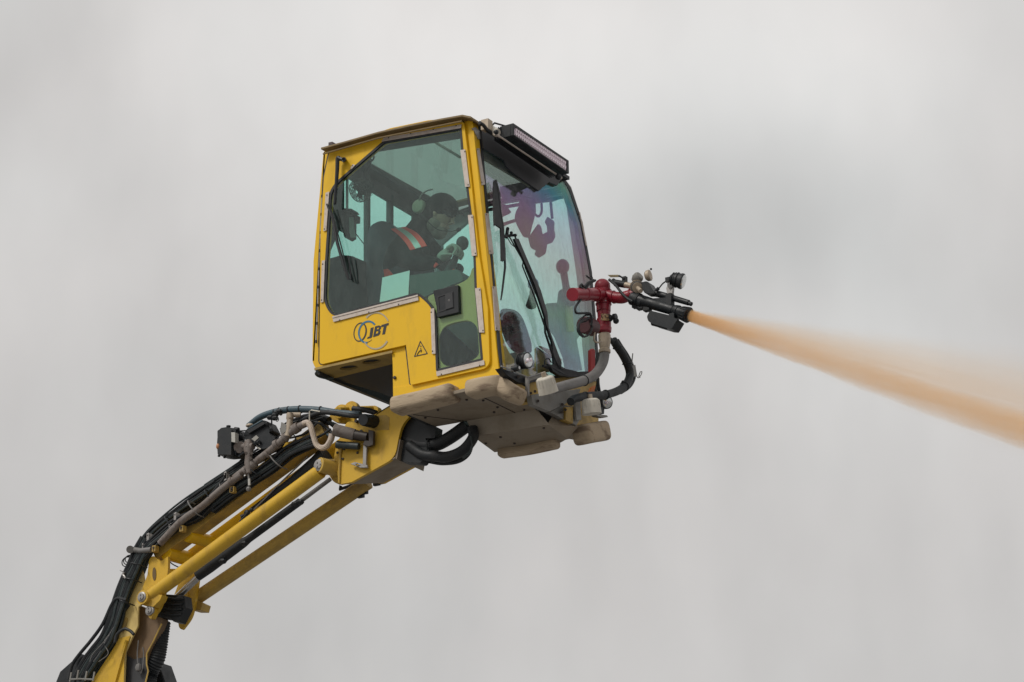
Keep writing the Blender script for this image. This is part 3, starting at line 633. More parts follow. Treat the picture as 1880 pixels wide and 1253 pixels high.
# cream dome caps (upside down cups)
def cup(top, bot, r0, r1, par):
    a = PX(top, .40); b = PX(bot, .40); ax = (b-a).normalized(); L_ = (b-a).length
    m = MB(); m.lathe(a, ax, [(-.012, r0*.45), (-.01, r0*.8), (0, r0*.97), (.01, r0), (L_*.55, (r0+r1)/2), (L_, r1), (L_+.001, r1*.94), (L_-.012, r1*.92), (L_-.014, .001)], 32)
    for i in range(16):
        u = ax.orthogonal().normalized(); v = ax.cross(u); an = 2*math.pi*i/16; d = u*math.cos(an)+v*math.sin(an)
        m.beam(a+d*r0*.99+ax*.005, a+d*((r0+r1)/2)*.995+ax*L_*.5, .006, .006, mi=0, side=d)
    o = m.build('cream_lamp_cup', M_cup, par, ang=50)
    MB().cyl(a-ax*.05, a-ax*.008, .02, n=12).build('cup_stud', M_tan, o)
cup(d7((502, 470))[0], d7((548, 640))[0], .072, .081, cab)
cup(d7((1028, 725))[0], d7((1045, 880))[0], .073, .080, cab)
# round work lamps
def lamp(c, r, ax, par, x=.18, depth=.09, name='work_lamp'):
    p = PX(c, x); ax = V(ax).normalized(); m = MB()
    m.lathe(p, -ax, [(-.004, r*1.12), (.02, r*1.15), (.025, r*1.05), (depth*.5, r*1.0), (depth*.55, r*.8), (depth, r*.6)], 28)
    for k in range(3): m.lathe(p-ax*(.03+k*.017), -ax, [(0, r*1.12), (.006, r*1.12)], 24)
    o = m.build(name, M_blk2, par)
    l = MB(); l.lathe(p+ax*.0045, ax, [(0, r*.98), (.006, r*.9), (.010, r*.5), (.011, .001)], 28)
    for k in (-1, 1): l.ball(p+ax*.012+V((0, .35*r*k, .15*r*k)), r*.3, 10, mi=1)
    l.build('lamp_lens', [M_lens, M_led], o)
    return o
lamp((968.7, 662), .058, (1, -.12, -.1), cab)
lamp((1114, 739), .05, (1, -.5, -.3), cab)
bk = MB(); q = PX(d7((190, 352))[0], .2); bk.cyl(q-V((.05, 0, 0)), q+V((.008, 0, 0)), .026); bk.cyl(q+V((.008, 0, 0)), q+V((.018, 0, 0)), .014, n=6, mi=1)
bk.build('lamp_mount', [M_blk2, M_chrome], cab)
ml = MB(); ml.slab([PX(p, .16) for p in d7((1115, 690), (1150, 700), (1190, 800), (1185, 880), (1150, 880), (1130, 800))], V((-.04, 0, 0))); ml.tube([PX(p, .16) for p in d7((1090, 620), (1110, 520), (1130, 640), (1165, 800))], .012, 8)
ml.build('lamp_stalk', M_blk2, cab)
MB().slab([PX(p, .16) for p in d7((1090, 880), (1220, 895), (1232, 915), (1190, 920), (1110, 905))], V((-.05, 0, 0))).build('lamp_bracket', M_gplate, cab, bev=.002)
MB().slab([PX(p, .10) for p in d7((1040, 580), (1085, 550), (1085, 640), (1010, 640))], V((-.02, 0, 0))).build('orange_plate', M_orange, cab)
MB().slab([PX(p, .14) for p in d7((1032, 145), (1060, 125), (1085, 150), (1085, 380), (1032, 400))], V((-.03, 0, 0))).build('red_handle', M_redsm, cab, bev=.006)

# roof light bar
lbx = .02
fr_ = [PX(p, lbx) for p in d5((688, 135), (1540, 712), (1545, 912), (690, 322))]
lb = MB().slab(fr_, V((-.03, 0, 0)), [[PX(p, lbx) for p in d5((706, 190), (1512, 728), (1514, 878), (700, 312))]])
lb.slab([p+V((-.03, 0, 0)) for p in fr_], V((-.09, 0, -.0)))
for k in range(4): lb.slab([p+V((-.125-.02*k, 0, -.0)) for p in fr_], V((-.008, 0, 0)))
lb.build('light_bar', M_blk2, cab, bev=.003)
bar = bpy.data.objects['light_bar']
ln = MB(); a, b, c, d = [PX(p, lbx-.012) for p in d5((706, 190), (1512, 728), (1514, 878), (700, 312))]
ln.slab([q+V((.002, 0, 0)) for q in (a, b, c, d)], V((-.01, 0, 0)), mi=0)
for row in range(2):
    for k in range(26):
        u = (k+.5)/26; v = (row+.5)/2; p = (a*(1-u)+b*u)*(1-v)+(d*(1-u)+c*u)*v; r = (b-a).length/52*.98
        n = 10; ring1 = [p+V((.010, math.cos(2*math.pi*i/n)*r, math.sin(2*math.pi*i/n)*r*1.15)) for i in range(n)]; ring2 = [p+V((.002, math.cos(2*math.pi*i/n)*r*.4, math.sin(2*math.pi*i/n)*r*.4)) for i in range(n)]
        ln.add(ring1+ring2+[p+V((.009, 0, 0))], [[i, (i+1) % n, n+(i+1) % n, n+i] for i in range(n)]+[[n+i, n+(i+1) % n, 2*n] for i in range(n)], 0)
ln.build('led_lens', [M_led, M_gplate], bar)
mb_ = MB(); mb_.tube([PX(p, -.05) for p in d5((400, 300), (520, 370), (760, 530), (1320, 905), (1420, 980))], [.012, .008, .008, .008, .014], 8, mi=1)
mb_.tube([PX(p, -.12) for p in d5((575, 185), (400, 135), (375, 160), (330, 190))], .008, 6)
mb_.cyl(PX(d5((350, 235))[0], -.12), PX(d5((440, 290))[0], -.05), .035, n=12, mi=2)
mb_.box(PX(d5((280, 175))[0], -.12), (.07, .07, .09), mi=3); mb_.ball(PX(d5((425, 275))[0], -.02), .022, 10); mb_.ball(PX(d5((1380, 960))[0], -.02), .028, 10)
mb_.tube([PX(p, -.1) for p in d5((170, 130), (230, 170), (300, 260), (460, 360))], .016, 8)
mb_.build('light_bar_mount', [M_blk2, M_alu, M_cup, M_tan], bar)

# ============================================================ inside the cab
seat = thing('driver_chair', 'dark high backed operator seat behind the person in the cab', 'seat', PY((700, 560), .8))
m = MB(); ba = [(674, 430, 12), (680, 414, 14), (700, 404, 14), (722, 412, 12), (742, 440), (748, 520), (735, 570), (676, 560), (670, 480)]
m.slab([PY(p, .6) for p in fillet(ba)], ydir*.45); m.build('backrest', M_seat, seat, bev=.03)
MB().slab([PY(p, .62) for p in fillet([(690, 560, 6), (800, 528, 6), (802, 556, 6), (700, 590, 6)])], ydir*.45).build('seat_cushion', M_seat, seat, bev=.02)
MB().slab([PY(p, .7) for p in [(700, 590), (780, 565), (790, 640), (710, 660)]], ydir*.3).build('seat_base', M_int, seat)

person = thing('person', 'person in dark jacket with red shoulder band, ear defenders and gloves, leaning forward', 'person', PY((725, 560), .8))
def skin_body(name, chains, mat_, parent, root=0, sub=2):
    me = bpy.data.meshes.new(name); vs = []; es = []; rs = []; idx = {}
    for ch in chains:
        prev = None
        for (key, p, r) in ch:
            if key in idx: i = idx[key]
            else: i = len(vs); vs.append(V(p)); rs.append(r); idx[key] = i
            if prev is not None: es.append((prev, i))
            prev = i
    me.from_pydata([tuple(v) for v in vs], es, []); me.materials.append(mat_)
    o = bpy.data.objects.new(name, me); sc.collection.objects.link(o)
    md = o.modifiers.new('skin', 'SKIN'); md.use_smooth_shade = True
    for i, d in enumerate(me.skin_vertices[0].data):
        r = rs[i]; d.radius = (r, r) if not isinstance(r, tuple) else r; d.use_root = (i == root)
    sd = o.modifiers.new('subdivision', 'SUBSURF'); sd.levels = sub; sd.render_levels = sub
    # apply so that the thing is a plain mesh
    dg = bpy.context.evaluated_depsgraph_get(); ev = o.evaluated_get(dg); nm = bpy.data.meshes.new_from_object(ev)
    for p in nm.polygons: p.use_smooth = True
    o.modifiers.clear(); o.data = nm
    o.parent = parent; o.matrix_parent_inverse = parent_inv(parent)
    return o
pel = PY((722, 548), .82); sp1 = PY((728, 505), .82); sp2 = PY((745, 465), .82); nk = PY((775, 428), .82); hd = PY((797, 392), .82)
shn = PY((738, 452), .62); eln = PY((768, 503), .50); wrn = PY((806, 482), .56); han = PY((818, 470), .58)
shf = PY((790, 455), 1.02); elf = PY((830, 500), 1.08); wrf = PY((846, 492), 1.0)
hipn = PY((728, 556), .70); kn = PY((812, 528), .66); ft = PY((846, 640), .66); hipf = PY((735, 562), .95); knf = PY((830, 530), .98); ftf = PY((860, 640), .98)
skin_body('body', [[('pel', pel, .16), ('s1', sp1, .17), ('s2', sp2, .18), ('nk', nk, .085), ('hd0', PY((786, 412), .82), .07)],
                   [('s2', sp2, .18), ('shn', PY((742, 458), .6), .14), ('eln0', PY((760, 478), .52), .115), ('eln', PY((778, 484), .5), .085), ('wrn', wrn, .05), ('han', PY((810, 478), .565), .04)],
                   [('s2', sp2, .18), ('shf', shf, .095), ('elf', elf, .07), ('wrf', wrf, .05)],
                   [('pel', pel, .16), ('hipn', hipn, .10), ('kn', kn, .075), ('ft', ft, .05)],
                   [('pel', pel, .16), ('hipf', hipf, .10), ('knf', knf, .075), ('ftf', ftf, .05)]], M_cloth, person)
# trousers patch in view, blue
skin_body('trousers', [[('a', PY((760, 540), .68), .095), ('b', kn, .085), ('c', PY((835, 575), .66), .07), ('d', ft, .06)]], M_jean, person)
# head with a face in profile, chin down and forward, hood pulled back off the face
hm = MB(); ang = R_(30); Rh = Matrix.Rotation(ang, 3, 'Y')
hc = PY((812, 396), .80)
def hp_(x, y, z): return hc + Rh @ V((x, y, z))
hm.ball(hc, .112, 22, sc_=(1.0, .84, 1.12), rot=Rh); hm.ball(hp_(.03, 0, -.095), .078, 16, sc_=(1, .88, 1.05), rot=Rh)
hm.tube([hp_(.10, 0, .03), hp_(.142, 0, -.03), hp_(.108, 0, -.045)], [.012, .021, .014], 8)
for sy in (-1, 1): hm.ball(hp_(.092, .038*sy, .028), .015, 8); hm.ball(hp_(-.01, .098*sy, -.01), .028, 8, sc_=(.7, .4, 1.2))
hm.tube([hp_(.102, -.028, -.078), hp_(.116, 0, -.076), hp_(.102, .028, -.078)], .009, 6)
hm.build('head', M_skin, person)
bd = MB(); bd.ball(hp_(.045, 0, -.135), .080, 16, sc_=(.95, .9, .95), rot=Rh); bd.ball(hp_(.0, -.02, -.10), .088, 16, sc_=(.9, .98, .9), rot=Rh); bd.build('beard', M_beard, person)
gs_ = MB(); gs_.tube([hp_(-.02, -.098, .03), hp_(.06, -.088, .028), hp_(.105, -.045, .022), hp_(.112, 0, .02)], [.006, .010, .022, .012], 8); gs_.build('glasses', M_blk2, person)
ht = MB(); ht.ball(hp_(-.035, 0, .065), .138, 24, sc_=(1.08, .95, .92), rot=Rh); ht.ball(hp_(-.10, 0, -.03), .12, 20, sc_=(.95, 1.08, 1.15), rot=Rh)
ht.tube(smooth_path([PY((786, 392), .82), PY((776, 418), .82), PY((758, 446), .82)]), [.115, .12, .14], 18)
ht.slab([hp_(.06, -.08, .085), hp_(.15, -.075, .075), hp_(.20, -.03, .065), hp_(.20, .03, .065), hp_(.15, .075, .075), hp_(.06, .08, .085)], V((0, 0, .018)))
ht.build('hood', M_hood, person)
em = MB(); q = PY((768, 379), .66)
em.lathe(q+V((0, .05, 0)), (0, -1, 0), [(0, .05), (.02, .062), (.05, .064), (.065, .055), (.07, .03)], 24)
em.build('ear_defender', M_muff, person)
bnd = MB(); bnd.tube(smooth_path([PY((769, 368), .64), PY((774, 358), .64), PY((783, 351), .66), PY((794, 348), .70)]), .007, 8)
bnd.build('headband', M_steel, person)
mic = MB(); mic.tube(smooth_path([PY((772, 392), .64), PY((800, 420), .66), PY((826, 425), .74), PY((838, 423), .78)]), .004, 6); mic.ball(PY((842, 422), .79), .02, 10, sc_=(1.3, 1, .9)); mic.build('microphone', M_blk2, person)
# hi vis shoulder band: strip over the shoulder, following the sleeve
vb = MB()
L_ = smooth_path([PY(p, y) for p, y in (((723, 424), .62), ((738, 436), .50), ((750, 449), .45), ((759, 463), .435))], 5); Rr = smooth_path([PY(p, y) for p, y in (((750, 420), .66), ((768, 429), .54), ((781, 442), .48), ((789, 455), .45))], 5)
def bandq(k0, k1, mi, off):
    A_ = [l*(1-k0)+r*k0+V((0, off, 0)) for l, r in zip(L_, Rr)]; B_ = [l*(1-k1)+r*k1+V((0, off, 0)) for l, r in zip(L_, Rr)]; n = len(A_)
    for i in range(n-1): vb.slab([A_[i], A_[i+1], B_[i+1], B_[i]], V((0, .012, 0)), mi=mi)
bandq(0, .32, 0, -.05); bandq(.32, .68, 1, -.052); bandq(.68, 1, 0, -.05)
for pl in ([(817, 515), (822, 500), (833, 494), (839, 505), (832, 511)], [(704, 495), (712, 494), (722, 505), (706, 510)], [(796, 488), (800, 482), (804, 485), (797, 492)]):
    vb.slab([PY(p, .5) for p in pl], V((0, .015, 0)), mi=0)
vb.build('high_visibility_band', [M_vest, M_refl], person)
# gloved hand: palm plus five fingers curled round the lever
def hand(palm, fwd, upv, side, mt, s=1.15):
    fwd = V(fwd).normalized(); upv = V(upv).normalized(); side = V(side).normalized()
    def q(a, b, c): return palm+fwd*a*s+upv*b*s+side*c*s
    ch = [[('w', q(-.055, 0, 0), .030*s*.8), ('p1', q(-.01, 0, 0), .040*s*.8), ('p2', q(.03, 0, 0), .038*s*.8)]]
    o = skin_body('glove', ch, mt, person)
    for i, (c, ln_) in enumerate(((-.033, .92), (-.011, 1.0), (.011, .95), (.033, .8))):
        k = [('a', q(.02, .004, c), .0135*s*.85), ('b', q(.058*ln_+.01, .004, c*1.05), .0125*s*.85), ('c', q(.07*ln_+.008, -.028, c*1.05), .0115*s*.85), ('d', q(.048*ln_, -.048, c), .010*s*.85)]
        f = skin_body('finger', [k], mt, o)
    skin_body('thumb', [[('a', q(-.015, -.01, -.035), .015), ('b', q(.015, -.03, -.05), .013), ('c', q(.045, -.045, -.035), .011)]], mt, o)
    return o
hand(PY((820, 467), .575), (.92, .1, .4), (-.35, 0, .95), (0, 1, 0), M_glove, 1.75)
def joystick(name, label, base, top, r, ymat=M_int, knob=1.0):
    t = thing(name, label, 'joystick', base)
    ax = (top-base); L0 = ax.length
    MB().lathe(base, ax, [(0, r*1.1), (L0*.2, r*.9), (L0*.5, r*.6), (L0*.85, r*.62), (L0, r*.7)], 16).build('boot', M_int, t)
    MB().ball(top, r*1.15, 18, sc_=(1, 1, 1.15*knob)).build('knob', ymat, t); return t
joystick('joystick', 'dark round topped control lever gripped by the gloved hand', PY((822, 505), .62), PY((849, 447), .6), .047)
joystick('joystick', 'tall pale stemmed lever with round knob behind the right side of the windscreen', PW((1045, 560), -.25), PW((1033, 490), -.25), .052, mat('mauve knob', (.12, .07, .09), .4))
joystick('joystick', 'short control lever with blue knob behind the centre of the windscreen', PW((975, 562), -.3), PW((979, 522), -.3), .042, G_blue)
# mesh face fan under the roof corner
fan = thing('cab_fan', 'round black wire mesh fan hanging in the upper rear corner of the cab', 'fan', PY((663, 335), .35))
fc = PY((663, 349), .35); fax = V((-.25, -.75, -.6)).normalized()
f1 = MB(); 
for k in range(5): f1.ring(fc+fax*(.05-.0001*k*k), fax, .024+.018*k, .0025, 24, 5)
for k in range(6): f1.ring(fc+fax*(.04-.018*k), fax, .098-(.004*k if k > 3 else 0), .003, 28, 5)
for k in range(14):
    u = fax.orthogonal().normalized(); v = fax.cross(u); a_ = 2*math.pi*k/14; d = u*math.cos(a_)+v*math.sin(a_)
    f1.tube([fc+fax*.05+d*.02, fc+fax*.048+d*.09, fc+fax*.02+d*.1, fc-fax*.05+d*.095], .0022, 5)
f1.build('fan_guard', mat('grey wire', (.10, .11, .11), .4), fan)
f2 = MB(); f2.cyl(fc-fax*.10, fc-fax*.02, .06); f2.cyl(fc-fax*.015, fc+fax*.02, .025)
for k in range(4):
    u = fax.orthogonal().normalized(); v = fax.cross(u); a_ = math.pi*k/2; d = u*math.cos(a_)+v*math.sin(a_); s2 = fax.cross(d)
    f2.slab([fc+d*.02-s2*.02, fc+d*.085-s2*.04, fc+d*.085+s2*.03, fc+d*.02+s2*.02], fax*.006)
f2.build('fan_motor', M_blk2, fan)
f3 = MB(); f3.tube([fc-fax*.09, PY((672, 315), .35), PY((680, 293), .3)], .02, 8); f3.ring(PY(c1((540, 405))[0], .3), (0, 1, 0), .032, .008, 20, 6); f3.build('fan_bracket', M_blk2, fan)
# radio on the rear left pillar
rad = thing('radio_set', 'grey radio set with hanging flap and cable on the rear cab pillar', 'radio', PY((632, 410), .3))
m = MB(); m.slab([PY(p, .25) for p in e2((205, 120), (310, 130), (320, 190), (320, 400), (210, 400), (205, 260))], ydir*.15); m.slab([PY(p, .22) for p in e2((325, 150), (385, 140), (395, 200), (390, 480), (330, 520), (315, 480))], ydir*.12, mi=1)
m.build('radio_body', [M_int, M_blk2], rad, bev=.004)
m = MB(); m.slab([PY(p, .2) for p in e2((395, 230), (455, 230), (465, 370), (490, 520), (415, 520), (400, 400))], ydir*.01); m.build('flap', mat('grey flap', (.25, .27, .25), .7), rad)
m = MB(); m.slab([PY(p, .24) for p in e2((450, 198), (515, 200), (512, 295), (455, 300))], ydir*.05); m.tube(smooth_path([PY(p, .24) for p in e2((470, 430), (530, 510), (600, 600), (625, 640))]), .005, 6)
m.slab([PY(p, .21) for p in e2((250, 95), (430, 105), (455, 140), (400, 150), (330, 125), (255, 120))], ydir*.1); m.build('microphone_clip', M_blk2, rad, bev=.003)
ps = MB().slab([PY(p, .10) for p in ((702, 510), (752, 497), (749.5, 545), (697, 555))], ydir*.003).build('document_sheet', mat('white document sheet', (.86, .88, .88), .7)); tag(ps, 'pale slanted document sheet standing low behind the door glass', 'sheet')
fb = MB().slab([PY(p, .32) for p in ((800, 584), (892, 560), (896, 690), (800, 705))], ydir*.25).build('footwell_blocker', M_int, bev=.01); tag(fb, 'added dark box blocking light in the footwell behind the lower rounded cut out of the door', 'box')  # added to block the far window's brightness behind the cut out
# side console (armrest) beside the person
con = MB(); con.slab([PY(p, .35) for p in fillet([(752, 506, 3), (842, 494, 8), (852, 515, 6), (800, 535), (752, 560)])], ydir*.22)
con = con.build('arm_console', mat('green grey console', (.06, .09, .075), .6), bev=.01); tag(con, 'dark green arm console beside the seated person behind the door glass', 'console')
# dark extruded silhouettes hanging behind the windscreen
hc_ = thing('hanging_silhouette', 'dark hanging silhouette with cable loop seen through the top of the windscreen', 'control unit', PW((960, 345), -.3))
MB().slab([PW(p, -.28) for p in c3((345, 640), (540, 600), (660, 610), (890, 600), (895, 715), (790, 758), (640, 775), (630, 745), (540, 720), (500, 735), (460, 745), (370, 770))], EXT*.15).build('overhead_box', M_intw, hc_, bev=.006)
MB().slab([PW(p, -.3) for p in fillet(c3((510, 720, 3), (640, 740, 3), (645, 850, 6), (612, 970, 4), (590, 1060, 3), (540, 1052, 4), (500, 980, 6), (466, 905, 8), (478, 845, 6), (505, 800, 4)))], EXT*.1).build('upper_silhouette', M_int, hc_, bev=.012)
MB().slab([PW(p, -.3) for p in fillet(c3((580, 1060, 2), (640, 975, 2), (660, 945, 4), (685, 960, 3), (700, 1030, 2), (738, 1010), (735, 960, 3), (716, 930, 3), (738, 885, 3), (760, 900, 2), (798, 925, 4), (795, 995), (806, 1050, 4), (780, 1100, 4), (738, 1112), (725, 1190, 3), (668, 1225, 3), (630, 1195, 3), (645, 1165, 2), (600, 1142, 4)))], EXT*.1).build('lower_silhouette', M_int, hc_, bev=.01)
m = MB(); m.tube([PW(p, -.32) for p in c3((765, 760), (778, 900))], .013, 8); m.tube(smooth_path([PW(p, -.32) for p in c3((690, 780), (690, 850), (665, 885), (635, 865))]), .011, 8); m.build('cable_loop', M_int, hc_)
arm_ = MB(); arm_.slab([PW(p, -.5) for p in c3((360, 780), (400, 790), (442, 850), (425, 865), (370, 890))], -WN*.02); arm_.slab([PW(p, -.5) for p in c3((360, 940), (470, 905), (500, 925), (430, 945), (365, 975))], -WN*.02)
arm_ = arm_.build('grab_handle', M_gplate); tag(arm_, 'grey handle bracket behind the left edge of the windscreen', 'handle')
# dark footwell bag and pedals, console block seen low through the windscreen
fw_ = thing('footwell_clutter', 'dark bag and coiled cable heaped in the footwell behind the lower windscreen', 'bag', PW((950, 620), -.25))
m = MB(); m.slab([PW(p, -.22) for p in fillet(e3((140, 60, 10), (260, 50, 10), (400, 90, 20), (480, 210, 20), (545, 390, 10), (595, 560), (600, 700, 15), (500, 680), (350, 700, 10), (230, 560, 10), (150, 330)))], EXT*.12); m.build('bag', M_seat, fw_, bev=.02)
m = MB(); m.tube(smooth_path([PW(p, -.19) for p in e3((380, 170), (470, 240), (430, 350), (290, 430))]), .01, 8); m.tube([PW(p, -.19) for p in e3((220, 520), (360, 600), (490, 660))], .004, 6)
m.slab([PW(p, -.18) for p in fillet(e3((380, 520, 8), (480, 500, 8), (540, 560, 8), (520, 630, 10), (420, 600, 8)))], -WN*.05)
random.seed(5)
for i in range(26):
    c = (random.uniform(150, 380), random.uniform(120, 420)); m.tube(smooth_path([PW(p, -.19-random.uniform(0, .02)) for p in e3((c[0]-30, c[1]+random.uniform(-40, 40)), c, (c[0]+40, c[1]+random.uniform(-40, 40)))]), .006, 5)
m.build('coiled_cable', M_blk, fw_)
bl = thing('control_console', 'blue grey control console standing behind the right half of the windscreen', 'console', PW((1040, 690), -.35))
MB().slab([PW(p, -.3) for p in fillet(c4((470, 460, 6), (560, 455), (570, 370, 4), (600, 352, 4), (720, 350, 4), (730, 420), (735, 520), (760, 640), (700, 720), (740, 940), (620, 960), (600, 850), (540, 700), (480, 620)))], EXT*.2).build('console_body', mat('slate console', (.17, .21, .25), .5, dirt=.6, dirt_col=(.05, .05, .07), scale=5), bl, bev=.01)
MB().slab([PW(p, -.27) for p in c4((620, 380), (665, 380), (680, 660), (640, 660))], -WN*.02).build('console_strip', mat('dull yellow strip', (.35, .33, .1), .6), bl)
sp_ = MB().slab([PW(p, -.2) for p in c4((548, 118), (800, 290), (802, 345), (640, 270), (556, 235))], -WN*.004).build('mesh_screen', mat('scratched clear sheet', (.4, .48, .46), .6)); tag(sp_, 'thin sloping mesh sheet behind the right hand lever in the windscreen', 'mesh')
bpy.data.objects.remove(sp_)

# ============================================================ UPPER BOOM (parallel link arm under the cab)
YN, YT, YF, YB = .44, .52, .82, .98       # lateral planes: near tube, near top beam, far top beam, far lower tube
boom = thing('upper_boom', 'yellow parallel link boom carrying the cab, two long tubes and twin beams', 'boom', PY((300, 1100), .7))
# head: box of plates at the cab end
hd_o = fillet(c6((1535, 178), (1390, 268), (1240, 330), (1150, 330, 8), (1110, 420, 6), (1060, 530, 6), (1045, 620, 4), (1085, 850, 3), (1190, 830), (1545, 632, 18), (1572, 480, 8), (1600, 362, 14), (1690, 262)))
hd_o = [(p[0], p[1]) for p in hd_o]
MB().slab([PY(p, .44) for p in hd_o], ydir*.03).build('head_plate', M_byel, boom, bev=.004)
fhd = c6((1300, 828), (1450, 838), (1738, 682), (1700, 500), (1720, 300), (1600, 260), (1400, 330), (1240, 500))
MB().slab([PY(p, .84) for p in fhd], ydir*.03).build('head_plate', M_byel, boom, bev=.004)
hb = MB(); e_ = V((0, .40, 0))
nA, nB, nC = [PY(p, .445) for p in c6((1092, 852), (1320, 738), (1545, 634))]; fA, fB, fC = [PY(p, .84) for p in c6((1240, 832), (1450, 838), (1738, 682))]
hb.add([nA, nB, nC, fC, fB, fA]+[q+V((0, 0, .012)) for q in (nA, nB, nC, fC, fB, fA)], [[0, 1, 4, 5], [1, 2, 3, 4], [6, 7, 10, 11], [7, 8, 9, 10], [0, 1, 7, 6], [1, 2, 8, 7], [2, 3, 9, 8], [3, 4, 10, 9], [4, 5, 11, 10], [5, 0, 6, 11]])
hb.slab([PY(p, .45) for p in c6((1545, 634), (1572, 480), (1590, 480), (1560, 640))], e_)
hb.build('head_underside', M_under, boom)  # shade painted in: brown plate colour on the yellow head's underside
MB().slab([PY(c6((1535, 178))[0], .44), PY(c6((1390, 268))[0], .44), PY(c6((1390, 268))[0], .44)+e_, PY(c6((1535, 178))[0], .44)+e_], V((0, 0, -.012))).build('head_top', M_byel, boom)
# darker welded plates patch and bolts
MB().slab([PY(p, .437) for p in c6((1400, 285), (1470, 280), (1500, 300), (1495, 400), (1380, 405), (1370, 385))], ydir*.004).build('weld_patch', M_ydirty, boom, bev=.001)
hs_ = MB()
for p in c6((1083, 545), (1075, 590), (1130, 560), (1240, 590), (1118, 640)): hs_.lathe(PY(p, .44), (0, -1, 0), [(0, .011), (.01, .011), (.013, .006)], 8)
hs_.lathe(PY(c6((1238, 335))[0], .44), (0, -1, 0), [(0, .016), (.03, .013)], 8)
hs_.build('head_bolts', M_screw, boom)
MB().tube([PY(p, .43) for p in c6((1110, 530), (1095, 600), (1090, 700), (1085, 840))], .010, 6).build('weld_bead', M_ydirty, boom)
# black bush on the plate
bsh = MB(); q = PY(c6((1330, 325))[0], .36); ax = (PY(c6((1375, 340))[0], .46)-PY(c6((1285, 320))[0], .22))
qa = PY(c6((1282, 318))[0], .26); qb = PY(c6((1375, 335))[0], .44)
bsh.lathe(qa, qb-qa, [(0, .030), (.0, .046), (.02, .052), ((qb-qa).length, .056)], 24); bsh.build('pivot_bush', M_blk2, boom)
# upper pivot ears with pin, seen above the plate
er = MB()
for p, y, r in ((c6((1090, 250))[0], .55, .062), (c6((1178, 230))[0], .62, .072)):
    q = PY(p, y); er.cyl(q, q+V((0, .05, 0)), r, n=28); er.cyl(q-V((0, .012, 0)), q, r*.6, n=20)
er.cyl(PY(c6((1080, 240))[0], .5), PY(c6((1380, 230))[0], .95), .03)
er.slab([PY(p, .6) for p in c6((1040, 230), (1100, 190), (1200, 200), (1215, 330), (1150, 350), (1060, 340), (1000, 300))], ydir*.04)
q = PY(c6((1375, 240))[0], .9); er.cyl(q, q+V((0, .06, 0)), .04, n=20)
er.build('pivot_ear', M_byel, boom, bev=.003)
# near pin boss of the lower near tube
pb = MB(); q = PY(c6((922, 690))[0], .33)
pb.cyl(q, PY(c6((1075, 725))[0], .50), .066, n=28); pb.build('pin_boss', M_ydirty, boom, bev=.004)
pn = MB(); pn.lathe(q, (0, -1, 0), [(-.01, .052), (.006, .052), (.008, .036), (.016, .034), (.018, .001)], 20); 
for a_ in (0, 2.1, 4.2): pn.cyl(q+V((math.cos(a_)*.02, -.015, math.sin(a_)*.02)), q+V((math.cos(a_)*.02, -.024, math.sin(a_)*.02)), .007, n=6)
pn.build('pivot_pin', M_steel, boom)
MB().slab([PY(p, .50) for p in fillet(c6((980, 640, 4), (1085, 640), (1085, 850, 3), (1040, 830, 8), (1000, 770, 6)))], ydir*.03).build('boss_plate', M_ydirty, boom, bev=.003)
# tubes
t0 = PY((588, 866), .38); t1 = PY(c7((275, 1035))[0], .40)
MB().tube([t0, t1], [.062, .060], 28).build('lower_tube', M_byel, boom)
MB().tube([t1, PY(c7((190, 1055))[0], .36)], [.060, .03], 20).build('tube_end', M_byel, boom)
# the fold line along the tube and its eye
k0 = PY((676, 886), YB-.03); k1 = PY((350, 1106), YB-.03)
MB().tube([k0, k1], .056, 24, sec=sup(1, 1, .75), ref=(0, 0, 1)).build('lower_tube', M_ydirty, boom, bev=.002)
# top beams
def beamY(p0, p1, y, w_, h_, name, m): a = PY(p0, y); b = PY(p1, y); return MB().beam(a, b, w_, h_).build(name, m, boom, bev=.006)
beamY((600, 790), (290, 1018), YT+.04, .14, .155, 'top_beam', M_ydirty)
beamY((640, 818), (352, 1030), YF, .12, .15, 'top_beam', M_yel)
# cross tubes
ct = MB(); ct.cyl(PY((345, 984), .5), PY((398, 998), .82), .056, n=28); ct.build('cross_tube', M_yel, boom)
ct = MB(); ct.cyl(PY((305, 1015), .5), PY((352, 1028), .80), .064, n=28); ct.ring(PY((352, 1028), .78), (0, 1, 0), .066, .008); ct.build('cross_tube', M_yel, boom)
ct = MB(); ct.cyl(PY((305, 1052), .5), PY((348, 1052), .80), .035, n=20); ct.build('cross_tube', M_yel, boom)
MB().tube(smooth_path([PY(p, .5) for p in e4((825, 385), (870, 420), (940, 455))]), .006, 6).build('cable', M_blk, boom)
# level cylinder in the middle
cyl_ = MB(); A_ = PY(c7((1480, 275))[0], .62); B_ = PY(c7((640, 885))[0], .62); m1 = A_.lerp(B_, .12)
cyl_.tube([PY(c7((1730, 90))[0], .62), A_], [.018, .02], 14, mi=1)
cyl_.tube([A_, A_.lerp(B_, .5), A_.lerp(B_, .55), B_.lerp(A_, .12), B_], [.032, .034, .042, .050, .046], 22)
for p in c7((1440, 295), (1480, 280), (1020, 620), (845, 765)): cyl_.ball(PY(p, .6), .032, 8, sc_=(1.3, 1, .8))
cyl_.build('level_cylinder', [M_blk, M_gpipe], boom)
MB().tube([PY(c7((650, 890))[0], .62), PY(c7((445, 1085))[0], .62)], .030, 18).build('cylinder_rod', M_chrome, boom)
sh = MB(); sh.tube([PY(p, .60) for p in c6((985, 610), (900, 680), (700, 830), (360, 1055))], [.085, .07, .045, .012], 14); sh.tube([PY(p, .56) for p in c6((830, 620), (600, 840), (375, 1065))], .007, 6, mi=1)
sh.build('black_sleeve', [M_blk, M_steel], boom)
jk = MB()
